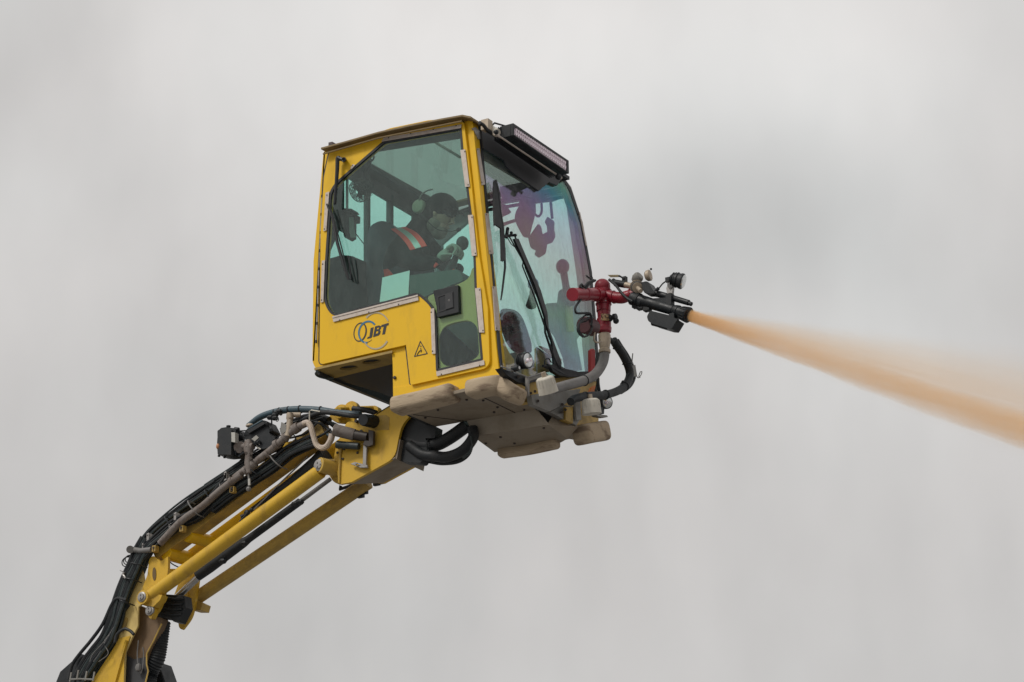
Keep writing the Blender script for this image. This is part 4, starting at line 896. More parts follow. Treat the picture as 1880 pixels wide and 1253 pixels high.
for p, r in ((c6((330, 1085))[0], .03), (c6((300, 1120))[0], .025), (c6((365, 1060))[0], .02)): jk.ball(PY(p, .48), r, 8)
jk.tube([PY(p, .46) for p in c6((280, 1110), (340, 1075), (270, 1160))], .012, 6); jk.build('sleeve_clamp', M_blk, boom)
# short foot of the far lower tube and fixings
ff = MB(); ff.slab([PY(p, .9) for p in c7((545, 1050), (575, 1060), (680, 1110), (665, 1165), (600, 1165), (545, 1150))], ydir*.12); ff.cyl(PY(c7((592, 1165))[0], .95), PY(c7((592, 1180))[0], .95), .022, n=10)
ff.build('tube_foot', M_ydirty, boom, bev=.004)
ft_ = MB()
for p in c6((1265, 945), (1295, 915), (1395, 845), (1440, 830)): ft_.box(PY(p, .98), (.06, .03, .03))
ft_.tube([PY(p, .96) for p in c6((1100, 860), (1090, 890), (1180, 860), (1220, 835))], .014, 6); ft_.build('tube_clip', M_blk, boom)
# small steel handle brackets on the head plate
hk = MB(); hk.beam(PY(c6((1303, 530))[0], .41), PY(c6((1298, 695))[0], .41), .02, .035); hk.slab([PY(p, .40) for p in c6((1175, 680), (1215, 665), (1318, 690), (1318, 712), (1260, 712))], ydir*.02, [[PY(p, .40) for p in c6((1215, 682), (1235, 678), (1250, 690), (1225, 692))]])
hk.build('step_bracket', M_steel, boom, bev=.003)
# black gaiter between head and cab
ga = MB(); ga.slab([PY(p, .5) for p in fillet(c5((235, 530, 6), (350, 575), (430, 615), (420, 705, 3), (345, 705), (375, 760, 6), (310, 900, 5), (255, 895), (160, 890, 6), (108, 860), (130, 700, 10), (150, 620, 14)))], ydir*.10, [[PY(p, .5) for p in fillet(c5((108, 850, 2), (145, 805, 2), (158, 830, 3), (158, 888, 2)))]])
ga.build('turning_gaiter', M_blk, boom, bev=.02)


# ============================================================ hoses
def hoses(name, label, cat, runs, m, bev=0, group=None):
    b = MB()
    for pts, r, n in runs: b.tube(smooth_path(pts), r, n)
    o = b.build(name, m); tag(o, label, cat, group); return o
loopA = [PY(p, .55) for p in c5((180, 700), (300, 760), (420, 760), (540, 700), (680, 600))]
h1 = MB(); h1.tube(smooth_path(loopA), .055, 14)
h1.tube(smooth_path([PY(p, .5) for p in c5((220, 760), (320, 830), (420, 845), (520, 850), (640, 800), (720, 700), (715, 620))]), .045, 14)
h1.tube(smooth_path([PY(p, .6) for p in c5((300, 870), (380, 885), (480, 900), (600, 885), (680, 830), (712, 740))]), .020, 10)
h1.tube(smooth_path([PY(p, .45) for p in c5((640, 860), (690, 820), (712, 760), (705, 690))]), .008, 8, mi=1)
for p in c5((385, 770), (395, 840)): h1.ring(PY(p, .52), V((1, 0, .1)), .055, .008, 16, 6)
h1 = h1.build('cab_hose_loop', [M_blk, M_dkgreen]); tag(h1, 'thick black hoses looping under the cab floor beside the boom head', 'hose')
# long bundle along the top beam; offsets spread over its cross section
def bundle(path, offs, r, m, name='hose', seed=1):
    random.seed(seed); b = MB(); P = [V(p) for p in path]
    t = (P[-1]-P[0]).normalized(); u = V((0, 1, 0)); v = t.cross(u).normalized()
    for k, (a_, c_) in enumerate(offs):
        pts = [p+u*(a_+random.uniform(-.006, .006))+v*(c_+random.uniform(-.007, .007)) for p in P]
        b.tube(smooth_path(pts, 5), r*random.uniform(.8, 1.15), 7, mi=k % len(m))
    return b.build(name, m)
ub_path = [PY(p, .50) for p in c6((640, 500), (450, 590), (240, 720), (0, 885))] + [PY(p, .50) for p in c7((800, 120), (640, 225), (470, 345), (290, 490), (205, 590), (160, 680))]
o = bundle(ub_path, [(a_, c_) for a_ in (-.02, .02, .06) for c_ in (-.03, -.01, .015, .035)], .011, [M_dkgreen, M_blk, M_blk2], 'hydraulic_hoses', 2)
tag(o, 'upper bundle of slim dark green hydraulic hoses clamped above the grey pipe', 'hoses')
lb_path = [PY(p, .44) for p in c6((900, 500), (700, 590), (560, 700), (380, 820), (180, 950), (40, 1050))] + [PY(p, .44) for p in c7((900, 130), (760, 290), (640, 390), (480, 470), (330, 590), (240, 680), (170, 760), (110, 860), (70, 960), (30, 1090))]
o = bundle(lb_path, [(a_, c_) for a_ in (-.03, .01) for c_ in (-.055, -.032, -.01, .012, .034)], .013, [M_blk, M_blk2, M_dkgreen], 'hydraulic_hoses', 4)
tag(o, 'lower bundle of black hydraulic hoses lying against the near top beam', 'hoses')
kp = [PY(p, .46) for p in c8((900, 60), (840, 180), (790, 300), (740, 400), (700, 500), (660, 620), (620, 760), (560, 900), (480, 1010), (400, 1120), (330, 1253))]
o = bundle(kp, [(a_, c_) for a_ in (-.05, -.01, .03) for c_ in (-.07, -.045, -.02, .005, .03, .055)], .016, [M_blk, M_blk2, M_dkgreen], 'knuckle_hoses', 6)
tag(o, 'dense black hose bundle bending over the boom knuckle', 'hoses')
for k, (pp_, lab) in enumerate(((((700, 560), (600, 560), (500, 760), (400, 900), (300, 1020), (240, 1110), (210, 1230)), 'outermost black hose hanging free at the left of the lower boom'),
                          (((690, 440), (640, 580), (560, 700), (500, 850), (380, 1010), (300, 1080), (260, 1253)), 'black hose hanging just inside the outermost one at the lower boom'),
                          (((720, 600), (650, 690), (560, 830), (450, 960), (350, 1040), (330, 1253)), 'black hose hanging closest to the dark cover of the lower boom'))):
    o = MB(); o.tube(smooth_path([PY(p, .40+.03*k) for p in c8(*pp_)]), .016-.001*k, 10); o = o.build('hanging_hose', M_blk); tag(o, lab, 'hose', 'hoses hanging at the lower boom')
o = MB(); o.tube(smooth_path([PY(p, .38) for p in c8((600, 920), (620, 850), (680, 805), (730, 820), (760, 850))]), .014, 10); o = o.build('arched_hose', M_blk); tag(o, 'short black hose arching over the pale plate of the lower boom', 'hose')
thin = MB(); random.seed(11)
for k in (0, 2, 5):
    x = 420+k*25; thin.tube(smooth_path([PY(p, .40) for p in c8((640-k*8, 700+k*20), (560-k*10, 850+k*12), (x, 1010), (390+k*15, 1080))]), .0035, 5)
thin = thin.build('thin_cables', M_gpipe); tag(thin, 'thin pale cables trailing along the black hoses of the lower boom', 'cables')
co = MB()
for k in range(3): co.ring(PY(c7((75-8*k, 745+12*k))[0], .44), V((.3, -1, .2)), .035+.006*k, .005, 24, 6)
co = co.build('cable_coil', M_blk); tag(co, 'small coil of black cable at the boom knuckle', 'cable')
pc = MB(); pc.tube([PY(p, .40) for p in c7((85, 665), (170, 680), (260, 670))], .025, 14); pc.ball(PY(c7((85, 668))[0], .40), .03, 12)
pc.cyl(PY(c7((85, 668))[0], .36), PY(c7((85, 668))[0], .46), .034, n=20); pc = pc.build('pipe_elbow', M_gpipe); tag(pc, 'dark round pipe stub sticking out left of the boom knuckle', 'pipe')
# clamps along the bundle
proto = None
for k, (p, q) in enumerate(((c7((228, 535))[0], c7((225, 590))[0]), (c7((190, 615))[0], c7((188, 690))[0]), (c7((452, 365))[0], c7((448, 420))[0]), (c7((410, 455))[0], c7((406, 525))[0]), (c7((865, 40))[0], c7((860, 95))[0]), (c7((826, 120))[0], c7((822, 200))[0]), (c6((148, 745))[0], c6((145, 810))[0]), (c6((108, 845))[0], c6((106, 920))[0]))):
    a = PY(p, .40); b = PY(q, .40)
    if proto is None:
        m = MB(); L0 = .05; m.slab([V((-.012, 0, 0)), V((.014, 0, .004)), V((.016, 0, -.065)), V((-.010, 0, -.07))], V((0, .05, 0))); m.cyl(V((0, -.008, -.015)), V((0, 0, -.015)), .006, n=8); proto = m.build('hose_clamp', M_steel, bev=.002); o = proto
    else:
        o = proto.copy(); sc.collection.objects.link(o)
    o.location = a; tag(o, ['lowest', 'second lowest', 'third lowest', 'fourth lowest', 'fourth highest', 'third highest', 'second highest', 'highest'][(1, 0, 3, 2, 5, 4, 7, 6)[k]]+' of the small galvanised clamp plates on the dark hoses along the boom', 'clamp', 'hose clamps along the top beam')
proto = None
for k, p in enumerate((c6((215, 895))[0], c7((935, 180))[0], c7((518, 500))[0], c7((292, 665))[0])):
    a = PY(p, .385)
    if proto is None:
        m = MB(); m.box((0, 0, 0), (.04, .05, .055)); m.box((0, -.028, .008), (.018, .008, .018), mi=1); m.cyl((0, -.03, -.012), (0, -.02, -.012), .006, n=8, mi=1); proto = m.build('clamp_block', [M_ydirty, M_screw], bev=.003); o = proto
    else: o = proto.copy(); sc.collection.objects.link(o)
    o.location = a; tag(o, ['highest', 'second highest', 'second lowest', 'lowest'][k]+' of the small brown clamp blocks bolted on the near top beam', 'clamp', 'clamp blocks on the top beam')

o = MB()
for k, (p, q) in enumerate(((c6((330, 700))[0], c6((420, 770))[0]), (c6((520, 610))[0], c6((600, 700))[0]), (c7((700, 180))[0], c7((760, 260))[0]), (c7((560, 270))[0], c7((640, 380))[0]), (c7((370, 400))[0], c7((440, 480))[0]), (c7((95, 780))[0], c7((165, 795))[0]), (c7((50, 905))[0], c7((118, 920))[0]), (c8((645, 560))[0], c8((705, 585))[0]))):
    a = PY(p, .36); b = PY(q, .36); t_ = MB(); t_.tube(smooth_path([a+V((0, .10, 0)), a, a.lerp(b, .5)+V((0, -.03, 0)), b, b+V((0, .10, 0))]), .006, 6)
    t_ = t_.build('cable_tie', M_gpipe if k in (1, 3) else M_blk2); tag(t_, ['highest but one', 'highest', 'third highest', 'fourth highest', 'fourth lowest', 'third lowest', 'second lowest', 'lowest'][k]+' of the thin ties strapped round the boom hoses', 'tie', 'ties round the boom hoses')
# blue grey conduit arching over to the cab
o = MB(); o.tube(smooth_path([PY(p, .46) for p in c6((340, 370), (430, 300), (530, 262), (640, 240), (770, 232), (930, 240), (1080, 262), (1260, 275))]), [.026, .03, .03, .028], 14)
o = o.build('conduit', M_blue); tag(o, 'blue grey conduit arching from the black actuators over to the boom head', 'conduit')
o = MB(); o.tube(smooth_path([PY(p, .42) for p in c6((760, 330), (830, 300), (920, 262), (1030, 262), (1180, 285), (1290, 290))]), .02, 12)
o.tube(smooth_path([PY(p, .6) for p in c6((1200, 228), (1300, 238), (1390, 262))]), .024, 12); o = o.build('conduit', M_blk); tag(o, 'black conduit below the blue grey one running into the black bush', 'conduit')
o = MB()
for p in c6((768, 232), (675, 240), (600, 250), (560, 262), (940, 240)): o.ring(PY(p, .46), (1, 0, .1), .032, .006, 14, 6)
for p in c6((575, 262), (590, 250), (560, 280), (520, 300), (560, 305)): o.ball(PY(p, .42), .028, 8, sc_=(1.3, 1, .8))
o.ring(PY(c6((578, 318))[0], .4), (0, 1, 0), .014, .004, 14, 5); o.tube([PY(p, .42) for p in c6((530, 290), (532, 350), (526, 385))], .007, 6)
o = o.build('cable_ties', M_blk); tag(o, 'black ties and knotted tape round the blue grey conduit', 'tie')
# three short black hoses diving behind the head
o = MB()
for k, pts in enumerate((((860, 330), (930, 350), (1000, 400), (1040, 440)), ((870, 350), (920, 370), (960, 420), (1010, 450)), ((950, 320), (1010, 350), (1060, 390), (1080, 420)), ((900, 310), (980, 330), (1060, 360), (1110, 400)), ((880, 380), (930, 410), (970, 440), (1000, 470)))):
    o.tube(smooth_path([PY(p, .50+.02*k) for p in c6(*pts)]), .014, 10, mi=k % 2)
random.seed(21)
for pts in (((560, 470), (640, 430), (740, 400), (860, 330), (960, 300)), ((520, 520), (600, 470), (700, 470), (820, 420), (900, 340)), ((330, 560), (420, 600), (540, 560), (600, 500), (640, 420)), ((600, 400), (650, 350), (720, 330), (830, 300)), ((700, 520), (800, 500), (880, 470), (960, 440), (1010, 400)), ((480, 380), (540, 440), (560, 520), (520, 580)), ((720, 480), (760, 520), (820, 510), (860, 450)), ((640, 380), (700, 420), (720, 480), (690, 540)), ((280, 650), (330, 620), (400, 640), (440, 600))):
    o.tube(smooth_path([PY((p[0]+random.uniform(-2, 2), p[1]+random.uniform(-2, 2)), .43) for p in c6(*pts)]), random.uniform(.006, .012), 8, mi=0)
o.tube([PY(p, .56) for p in c6((720, 345), (800, 310), (900, 290), (1000, 330))], .04, 12, mi=0)
o = o.build('short_hoses', [M_blk, M_blue]); tag(o, 'short black hoses diving behind the yellow boom head', 'hoses')

# ============================================================ steel fluid pipe with valves
pipe = thing('fluid_pipe', 'rusty grey steel fluid pipe running along the boom with branch fittings', 'pipe', PY((300, 1010), .4))
pth = [PY(p, .36) for p in c7((330, 620), (500, 440), (680, 310), (840, 170), (1000, 50))] + [PY(p, .36) for p in d6((300, 810), (440, 700), (560, 610), (700, 500), (780, 430), (880, 340), (970, 270), (1060, 225))]
MB().tube(smooth_path(pth), .031, 18).build('pipe_run', M_pipe, pipe)
for p, q, r in (((405, 745), (430, 725), .04), ((470, 690), (520, 645), .042), ((640, 560), (665, 540), .038), ((730, 460), (770, 440), .042), ((830, 385), (850, 365), .042), ((930, 295), (990, 255), .044), ((250, 855), (280, 835), .037)):
    MB().cyl(PY(d6(p)[0], .36), PY(d6(q)[0], .36), r, n=18).build('pipe_coupling', M_pipe, pipe, bev=.004)
br = MB(); br.tube(smooth_path([PY(p, .35) for p in d6((1040, 225), (1085, 215), (1120, 260), (1150, 360), (1180, 450), (1230, 485), (1290, 470), (1335, 400), (1350, 340))]), [.026, .026, .024, .024, .026, .028], 16)
for k in (-1, 0, 1): br.tube(smooth_path([PY(p, .328) for p in d6((1040+6*k, 225+8*k), (1085+6*k, 215-8*k), (1120+12*k, 260-4*k), (1150+12*k, 360), (1180+10*k, 450-8*k), (1230, 485-14*k), (1290-6*k, 470-10*k), (1335-10*k, 400))]), .004, 5, mi=1)
br.build('braided_hose', [M_braid, M_tan], pipe)
fl_ = MB(); A_ = PY(d6((1372, 290))[0], .30); B_ = PY(d6((1590, 345))[0], .38); C_ = PY(d6((1740, 370))[0], .40)
fl_.tube([A_, B_], [.052, .050], 24); fl_.tube([B_, C_], [.044, .04], 20, mi=1); fl_.cyl(A_-(B_-A_).normalized()*.004, A_, .048, n=24, mi=2)
fl_.tube([PY(d6((1400, 450))[0], .36), PY(d6((1640, 470))[0], .40)], [.034, .03], 14, mi=3)
fl_.slab([PY(p, .38) for p in d6((1740, 290), (1795, 300), (1790, 450), (1740, 470), (1680, 450), (1700, 400), (1745, 410))], ydir*.03, mi=1)
fl_.slab([PY(p, .385) for p in d6((1630, 310), (1660, 285), (1690, 320), (1640, 325))], ydir*.02, mi=3)
fl_.build('flow_meter', [M_pipe, M_screw, M_tan, M_dkgreen], pipe, bev=.002)
te = MB(); te.tube([PY(p, .35) for p in d6((895, 115), (895, 170), (893, 185), (893, 230), (885, 290), (870, 360))], [.030, .033, .026, .030, .024, .028], 14)
te.cyl(PY(d6((870, 130))[0], .35), PY(d6((1010, 130))[0], .40), .022, n=12); te.build('upright_fitting', M_tan, pipe)
te = MB(); te.tube([PY(p, .34) for p in d6((455, 760), (450, 650), (450, 560), (450, 500), (448, 440), (440, 410))], [.022, .038, .03, .045, .036, .03], 16)
te.cyl(PY(d6((310, 470))[0], .34), PY(d6((500, 470))[0], .34), .03, n=16); te.cyl(PY(d6((350, 480))[0], .31), PY(d6((370, 480))[0], .40), .05, n=18)
for p in d6((420, 540), (480, 545), (430, 480), (470, 600)): te.cyl(PY(p, .30), PY(p, .33), .012, n=6)
te.build('ball_valve', M_pipe, pipe)
ht_ = MB(); ht_.tube(smooth_path([PY(p, .34) for p in d6((452, 700), (448, 780), (455, 830), (460, 900))]), [.008, .008, .010, .008], 8, mi=0); ht_.beam(PY(d6((456, 820))[0], .33), PY(d6((458, 890))[0], .33), .012, .02, mi=1); ht_.ball(PY(d6((450, 930))[0], .34), .024, 8)
ht_.build('drain_cock', [M_gpipe, M_white], pipe)
sq = MB(); sq.tube([PY(p, .40) for p in d6((1106, 210), (1106, 95), (1125, 78), (1220, 95))], .006, 6); sq.build('wire_stay', M_cup, pipe)
sb = MB(); sb.slab([PY(p, .42) for p in d6((800, 205), (850, 235), (860, 300), (800, 350), (785, 300))], ydir*.03); sb.slab([PY(p, .42) for p in d6((845, 430), (910, 410), (910, 490), (850, 530), (790, 520))], ydir*.03, mi=1)
sb.build('pipe_bracket', [M_gplate, M_byel], pipe, bev=.003)
# black actuators
act = thing('valve_actuator', 'black boxy valve actuator with orange button at the far left above the boom', 'valve actuator', PY(d6((220, 580))[0], .4), 'black actuators on the fluid pipe')
m = MB(); m.slab([PY(p, .30) for p in fillet(d6((118, 310, 2), (150, 270, 2), (205, 262, 2), (310, 275, 2), (312, 560), (190, 570, 2), (115, 560, 2), (108, 430)))], ydir*.13)
m.slab([PY(p, .33) for p in d6((180, 575), (340, 580), (400, 540), (350, 470), (310, 470), (305, 565))], ydir*.07)
m.cyl(PY(d6((232, 262))[0], .36), PY(d6((232, 248))[0], .36), .02, n=12); m.build('housing', M_blk2, act, bev=.008)
m = MB(); m.slab([PY(p, .26) for p in fillet(d6((112, 300, 2), (165, 268, 2), (250, 280, 2), (262, 300), (260, 560), (115, 555, 2)))], ydir*.045); m.build('cover', M_blk, act, bev=.008)
MB().slab([PY(p, .255) for p in d6((262, 318), (302, 318), (303, 425), (264, 420))], ydir*.05).build('rating_label', M_white, act)
m = MB(); m.ball(PY(d6((122, 470))[0], .27), .027, 12, sc_=(.7, .8, 1)); m.build('button', mat('orange button', (.45, .2, .09), .5), act)
m = MB(); m.tube([PY(p, .33) for p in d6((310, 300), (360, 303), (420, 300))], .006, 6); m.cyl(PY(d6((310, 360))[0], .36), PY(d6((400, 355))[0], .38), .035, n=14); m.cyl(PY(d6((300, 285))[0], .33), PY(d6((340, 290))[0], .33), .02, n=12)
for p in d6((190, 580), (130, 565), (300, 565), (350, 570)): m.cyl(PY(p, .33), PY((p[0], p[1]+2.5), .33), .012, n=8)
m.build('cable_gland', M_blk2, act)
act2 = thing('valve_actuator', 'black tilted valve actuator with grey label standing on the boom pipe', 'valve actuator', PY(d6((560, 480))[0], .4), 'black actuators on the fluid pipe')
m = MB(); m.slab([PY(p, .36) for p in fillet(d6((400, 330, 2), (430, 280, 3), (600, 185, 3), (640, 195), (690, 290, 2), (670, 320), (720, 395, 2), (705, 470, 3), (600, 500, 3), (520, 470), (480, 410, 2), (410, 400, 2)))], ydir*.14)
m.build('housing', M_blk2, act2, bev=.01)
m = MB(); m.slab([PY(p, .33) for p in d6((420, 300), (600, 200), (625, 225), (450, 330))], ydir*.04); m.tube([PY(p, .35) for p in d6((440, 285), (600, 190))], .010, 8, mi=1); m.ball(PY(d6((460, 245))[0], .38), .03, 10, sc_=(1.3, 1, .6), mi=2)
for p in d6((520, 440), (560, 420), (650, 230), (690, 290)): m.cyl(PY(p, .33), PY(p, .38), .016, n=8)
m.build('cover', [M_blk, M_blue, M_tan], act2, bev=.003)
MB().slab([PY(p, .355) for p in d6((480, 390), (530, 348), (558, 375), (515, 415))], ydir*.01).build('rating_label', mat('faded label', (.32, .31, .28), .6), act2)
m = MB(); m.tube([PY(p, .36) for p in d6((520, 430), (545, 480), (580, 500))], .006, 6); m.tube([PY(p, .36) for p in d6((545, 415), (570, 450))], .005, 6); m.build('cable_gland', M_cup, act2)

# ============================================================ LOWER BOOM and knuckle
lo = thing('lower_boom', 'yellow lower boom rising from the bottom left corner to the knuckle', 'boom', PY((215, 1253), .7))
kn_o = fillet(e4((555, 330, 4), (600, 298, 4), (700, 375), (800, 310), (800, 480), (755, 800, 8), (700, 1000, 10), (575, 1165, 6), (535, 1130, 6), (520, 985), (430, 960, 6), (415, 880, 8), (460, 720), (520, 560), (540, 380)))
MB().slab([PY(p, .45) for p in kn_o], ydir*.03).build('knuckle_plate', M_byel, lo, bev=.004)
MB().slab([PY(p, .45)+V((0, .42, 0)) for p in kn_o], ydir*.03).build('knuckle_plate', M_byel, lo, bev=.004)
# oval recess as a flat patch of painted shade, pins
ov_ = MB(); n_ = 24; ov_.slab([PY(X_, .445) for X_ in [(e4((612, 545))[0][0]+3.4*math.cos(2*math.pi*i/n_), e4((612, 545))[0][1]+12*math.sin(2*math.pi*i/n_)) for i in range(n_)]], ydir*.004); ov_.build('oval_recess_shade', mat('painted recess shade', (.13, .085, .03), .7), lo)
kp_ = MB(); q = PY(e4((450, 860))[0], .33); kp_.cyl(q, q+V((0, .13, 0)), .062, n=26); q2 = PY(e4((560, 1040))[0], .38); kp_.slab([PY(p, .39) for p in fillet(e4((530, 970, 4), (600, 980), (600, 1090), (570, 1150, 4), (540, 1130, 4)))], ydir*.06)
kp_.slab([PY(p, .37) for p in fillet(e4((440, 780, 5), (500, 800), (720, 830), (690, 900), (600, 990), (450, 965, 6)))], ydir*.08)
kp_.build('pin_housing', M_byel, lo, bev=.004)
pn = MB()
for q, r in ((PY(e4((446, 858))[0], .33), .045), (PY(e4((553, 1040))[0], .385), .045)):
    pn.lathe(q, (0, -1, 0), [(-.01, r), (.006, r), (.01, r*.7), (.02, r*.65), (.022, .001)], 20); pn.cyl(q+V((0, -.02, .014)), q+V((0, -.03, .014)), .007, n=6); pn.cyl(q+V((0, -.02, -.014)), q+V((0, -.03, -.014)), .007, n=6)
pn.build('pivot_pin', M_steel, lo)
bk_ = MB(); bk_.slab([PY(p, .55) for p in e4((740, 820), (900, 830), (1020, 840), (1040, 1000), (990, 1100), (940, 1195), (870, 1190), (840, 1155), (660, 1130), (600, 1110), (700, 980))], ydir*.10)
for k in range(4): bk_.tube([PY(p, .545) for p in e4((720-20*k, 860+70*k), (880, 890+70*k), (1010-10*k, 880+70*k))], .014, 6)
bk_.build('black_cover', M_blk, lo, bev=.01)
MB().slab([PY(p, .86) for p in fillet(e4((1010, 760, 4), (1065, 780, 8), (1075, 900), (1040, 1000, 6), (960, 1190, 3), (935, 1195), (1000, 1000), (1030, 850)))], ydir*.03).build('far_knuckle_plate', M_byel, lo, bev=.003)
# lower column: pale near side, underside with shade painted brown, strut
MB().slab([PY(p, .47) for p in c8((835, 300), (870, 560), (800, 620), (795, 780), (745, 880), (690, 1000), (680, 1253), (670, 1700), (150, 1700), (420, 1253), (540, 1060), (630, 880), (640, 760), (690, 640), (770, 430), (800, 330))], ydir*.02).build('column_side', M_ypale, lo, bev=.004)
MB().slab([PY(p, .46) for p in fillet(c8((655, 800, 3), (668, 745, 3), (695, 700, 3), (708, 715, 2), (690, 790, 3), (665, 845, 3)))], ydir*.004).build('slot_recess', M_ydirty, lo)
MB().slab([PY(p, .46) for p in c8((640, 880), (730, 860), (700, 960), (680, 1060), (676, 1253), (660, 1700), (150, 1700), (400, 1253), (560, 1010))], ydir*.005).build('column_panel', M_byel, lo, bev=.002)
MB().beam(PY(c8((700, 900))[0], .45), PY(c8((560, 1400))[0], .45), .02, .02).build('panel_rib', M_byel, lo)
MB().slab([PY(p, .55) for p in c8((800, 600), (880, 640), (1005, 715), (960, 830), (880, 1000), (830, 1150), (800, 1300), (780, 1700), (600, 1700), (670, 1253), (680, 1000), (740, 880), (790, 780))], ydir*.08).build('column_underside', mat('grimy yellow with painted shade', (.16, .10, .05), .65, dirt=.6, dirt_col=(.05, .035, .025), scale=5), lo, bev=.004)  # column yellow darkened with painted underside shade, plus grime
MB().tube([PY(p, .5) for p in c8((995, 760), (930, 900), (870, 1010), (868, 1100), (882, 1160), (860, 1253), (840, 1700))], .007, 8).build('edge_strut', M_ydirty, lo)
MB().slab([PY(p, .53) for p in c8((690, 1020), (760, 1060), (860, 1040), (872, 1160), (850, 1253), (820, 1700), (640, 1700), (675, 1253))], ydir*.02).build('column_opening_shade', M_int, lo)  # flat dark sheet over the column, an opening's shade painted on
cbl = MB(); random.seed(9)
for k in (0, 3): cbl.tube(smooth_path([PY(p, .5) for p in c8((800+k*12, 900+k*20), (790+k*18, 1020), (800+k*12, 1120), (820, 1180))]), .005, 5)
cbl.ball(PY(c8((800, 1130))[0], .49), .03, 8, sc_=(1, 1, 1.3)); cbl.build('column_cables', M_gpipe, lo)
gr_ = MB(); P_ = smooth_path([PY(p, .66) for p in c8((1000, 740), (985, 850), (970, 960), (950, 1060), (900, 1160), (880, 1253), (860, 1500))], 10)
gr_.tube(P_, [.07+.008*(i % 2) for i in range(len(P_))], 16); gr_ = gr_.build('corrugated_sleeve', M_blk); tag(gr_, 'thick black corrugated sleeve hanging at the right of the lower boom', 'hose')
def wedge(pts, y, t, label):
    o = MB().slab([PY(p, y) for p in c8(*pts)], ydir*t).build('boom_cover', M_blk2, bev=.01); tag(o, label, 'cover')
wedge(((960, 1075), (1022, 1253), (1100, 1700), (840, 1700), (855, 1253), (900, 1130)), .8, .2, 'black angular cover at the bottom right of the lower boom')
wedge(((310, 1010), (360, 1030), (430, 1100), (520, 1030), (600, 900), (560, 1050), (440, 1253), (250, 1700), (0, 1700), (100, 1253), (135, 1165)), .55, .3, 'black angular cover at the bottom left behind the hanging hoses')
wr = MB(); wr.ring(PY(c8((725, 385))[0], .44), V((.35, 0, 1)), .062, .004, 28, 6); wr.ring(PY(c8((700, 330))[0], .46), V((.4, 0, 1)), .06, .004, 24, 6)
wr.tube(smooth_path([PY(p, .38) for p in c8((680, 325), (670, 345), (685, 365), (690, 380))]), .01, 8); wr = wr.build('wire_tie', M_steel); tag(wr, 'silver wire tie round the black hose bundle at the knuckle', 'tie')
rk = MB()
for p in c8((235, 1170), (295, 1150), (365, 1160), (430, 1165)): rk.beam(PY(p, .36), PY((p[0]-3, p[1]+17), .36), .01, .014)
rk.tube([PY(p, .36) for p in c8((222, 1230), (300, 1225), (420, 1230))], .008, 6); rk = rk.build('hose_rack', M_gplate); tag(rk, 'grey rack of short bars over the black hoses at the bottom left', 'rack')

# ============================================================ SPRAY GUN
XG = .34
gy = PX((1108, 560), XG).y
gun = thing('spray_gun', 'red spray gun turret with black nozzle mounted on a grey riser pipe', 'spray gun', PX((1010, 715), XG))
def G(p, dx=0.0): return PY(p, gy+dx)
MB().tube(smooth_path([PX(p, XG) for p in ((1012, 716), (1040, 708), (1072, 699), (1092, 688), (1105, 670), (1110, 650), (1110, 612))], 8), .041, 24).build('riser_pipe', M_gpipe, gun)
rc = MB()
for p, q in (((1071, 688), (1075, 711)), ): rc.ring(PX((1072, 699), XG), PX((1082, 696), XG)-PX((1066, 701), XG), .043, .005, 24, 6, mi=0)
rc.build('pipe_band', M_blk, gun)
cpl = MB(); o0 = PX((1110, 645), XG); upv = V((0, 0, 1)); hh = lambda y: (PX((1110, y), XG)-o0).dot(upv)
cpl.lathe(o0, upv, [(hh(649), .043), (hh(648), .050), (hh(643), .050), (hh(641), .040), (hh(637), .044), (hh(630), .050), (hh(629), .050), (hh(616), .052), (hh(615), .046), (hh(610), .043)], 28)
cpl.tube(smooth_path([PX(p, XG+.04) for p in c4((830, 660), (825, 720), (845, 740), (880, 735))]), .008, 6)
cpl.build('camlock_coupling', M_tan, gun)
rd = MB(); o1 = PX((1109, 605), XG); hh = lambda y: (PX((1109, y), XG)-o1).dot(upv)
rd.lathe(o1, upv, [(hh(613), .040), (hh(610), .060), (hh(602), .064), (hh(601), .058), (hh(594), .060), (hh(586), .060), (hh(585), .052), (hh(573), .056), (hh(570), .058), (hh(568), .056)], 28)
rd.build('swivel_base', M_red, gun, bev=.002)
rb = MB(); rb.tube(smooth_path([PX(p, XG) for p in ((1108, 572), (1108, 552), (1107, 535), (1106, 522))], 6), [.060, .061, .064, .064], 26); rb.ball(PX((1106, 526), XG), .066, 24, sc_=(1, 1, .98))
# left stub and the arm to the right
rb.cyl(PX((1106, 541), XG), PX((1078, 541), XG+.04), .052, n=26); rb.cyl(PX((1078, 541), XG+.04), PX((1051, 541), XG+.06), .055, n=26); rb.ring(PX((1073, 541), XG+.045), V((0, 1, 0)), .055, .006, 26, 6)
for zc_, rr_ in ((560, .068), (536, .070)):
    o_ = PX((1108, zc_), XG); rb.lathe(o_, (0, 0, 1), [(0, rr_), (.010, rr_)], 26)
fx_ = PX((1092, 541), XG+.02); da = (PX((1106, 541), XG)-PX((1078, 541), XG+.04)).normalized(); rb.lathe(fx_, da, [(0, .060), (.012, .060)], 26)
rb.build('elbow_casting', M_red, gun)
for k in range(6):
    a_ = math.pi*2*k/6+.3; q = PX((1108, 560), XG)+V((math.cos(a_)*.060, math.sin(a_)*.060, 0)); MB().cyl(q, q+V((0, 0, .018)), .008, n=6).build('flange_bolt', M_steel, gun)
P0 = G((1118, 538), 0)
ra = MB(); ra.tube(smooth_path([G(p, 0) for p in ((1110, 540), (1128, 546), (1142, 547), (1155, 543), (1166, 540))]), [.046, .048, .050, .046, .042], 22); ra.lathe(G((1126, 546)), (1, 0, -.1), [(0, .056), (.012, .056)], 24); ra.lathe(G((1158, 542)), (1, 0, .2), [(0, .052), (.012, .052)], 24); ra.build('swivel_arm', M_red, gun)
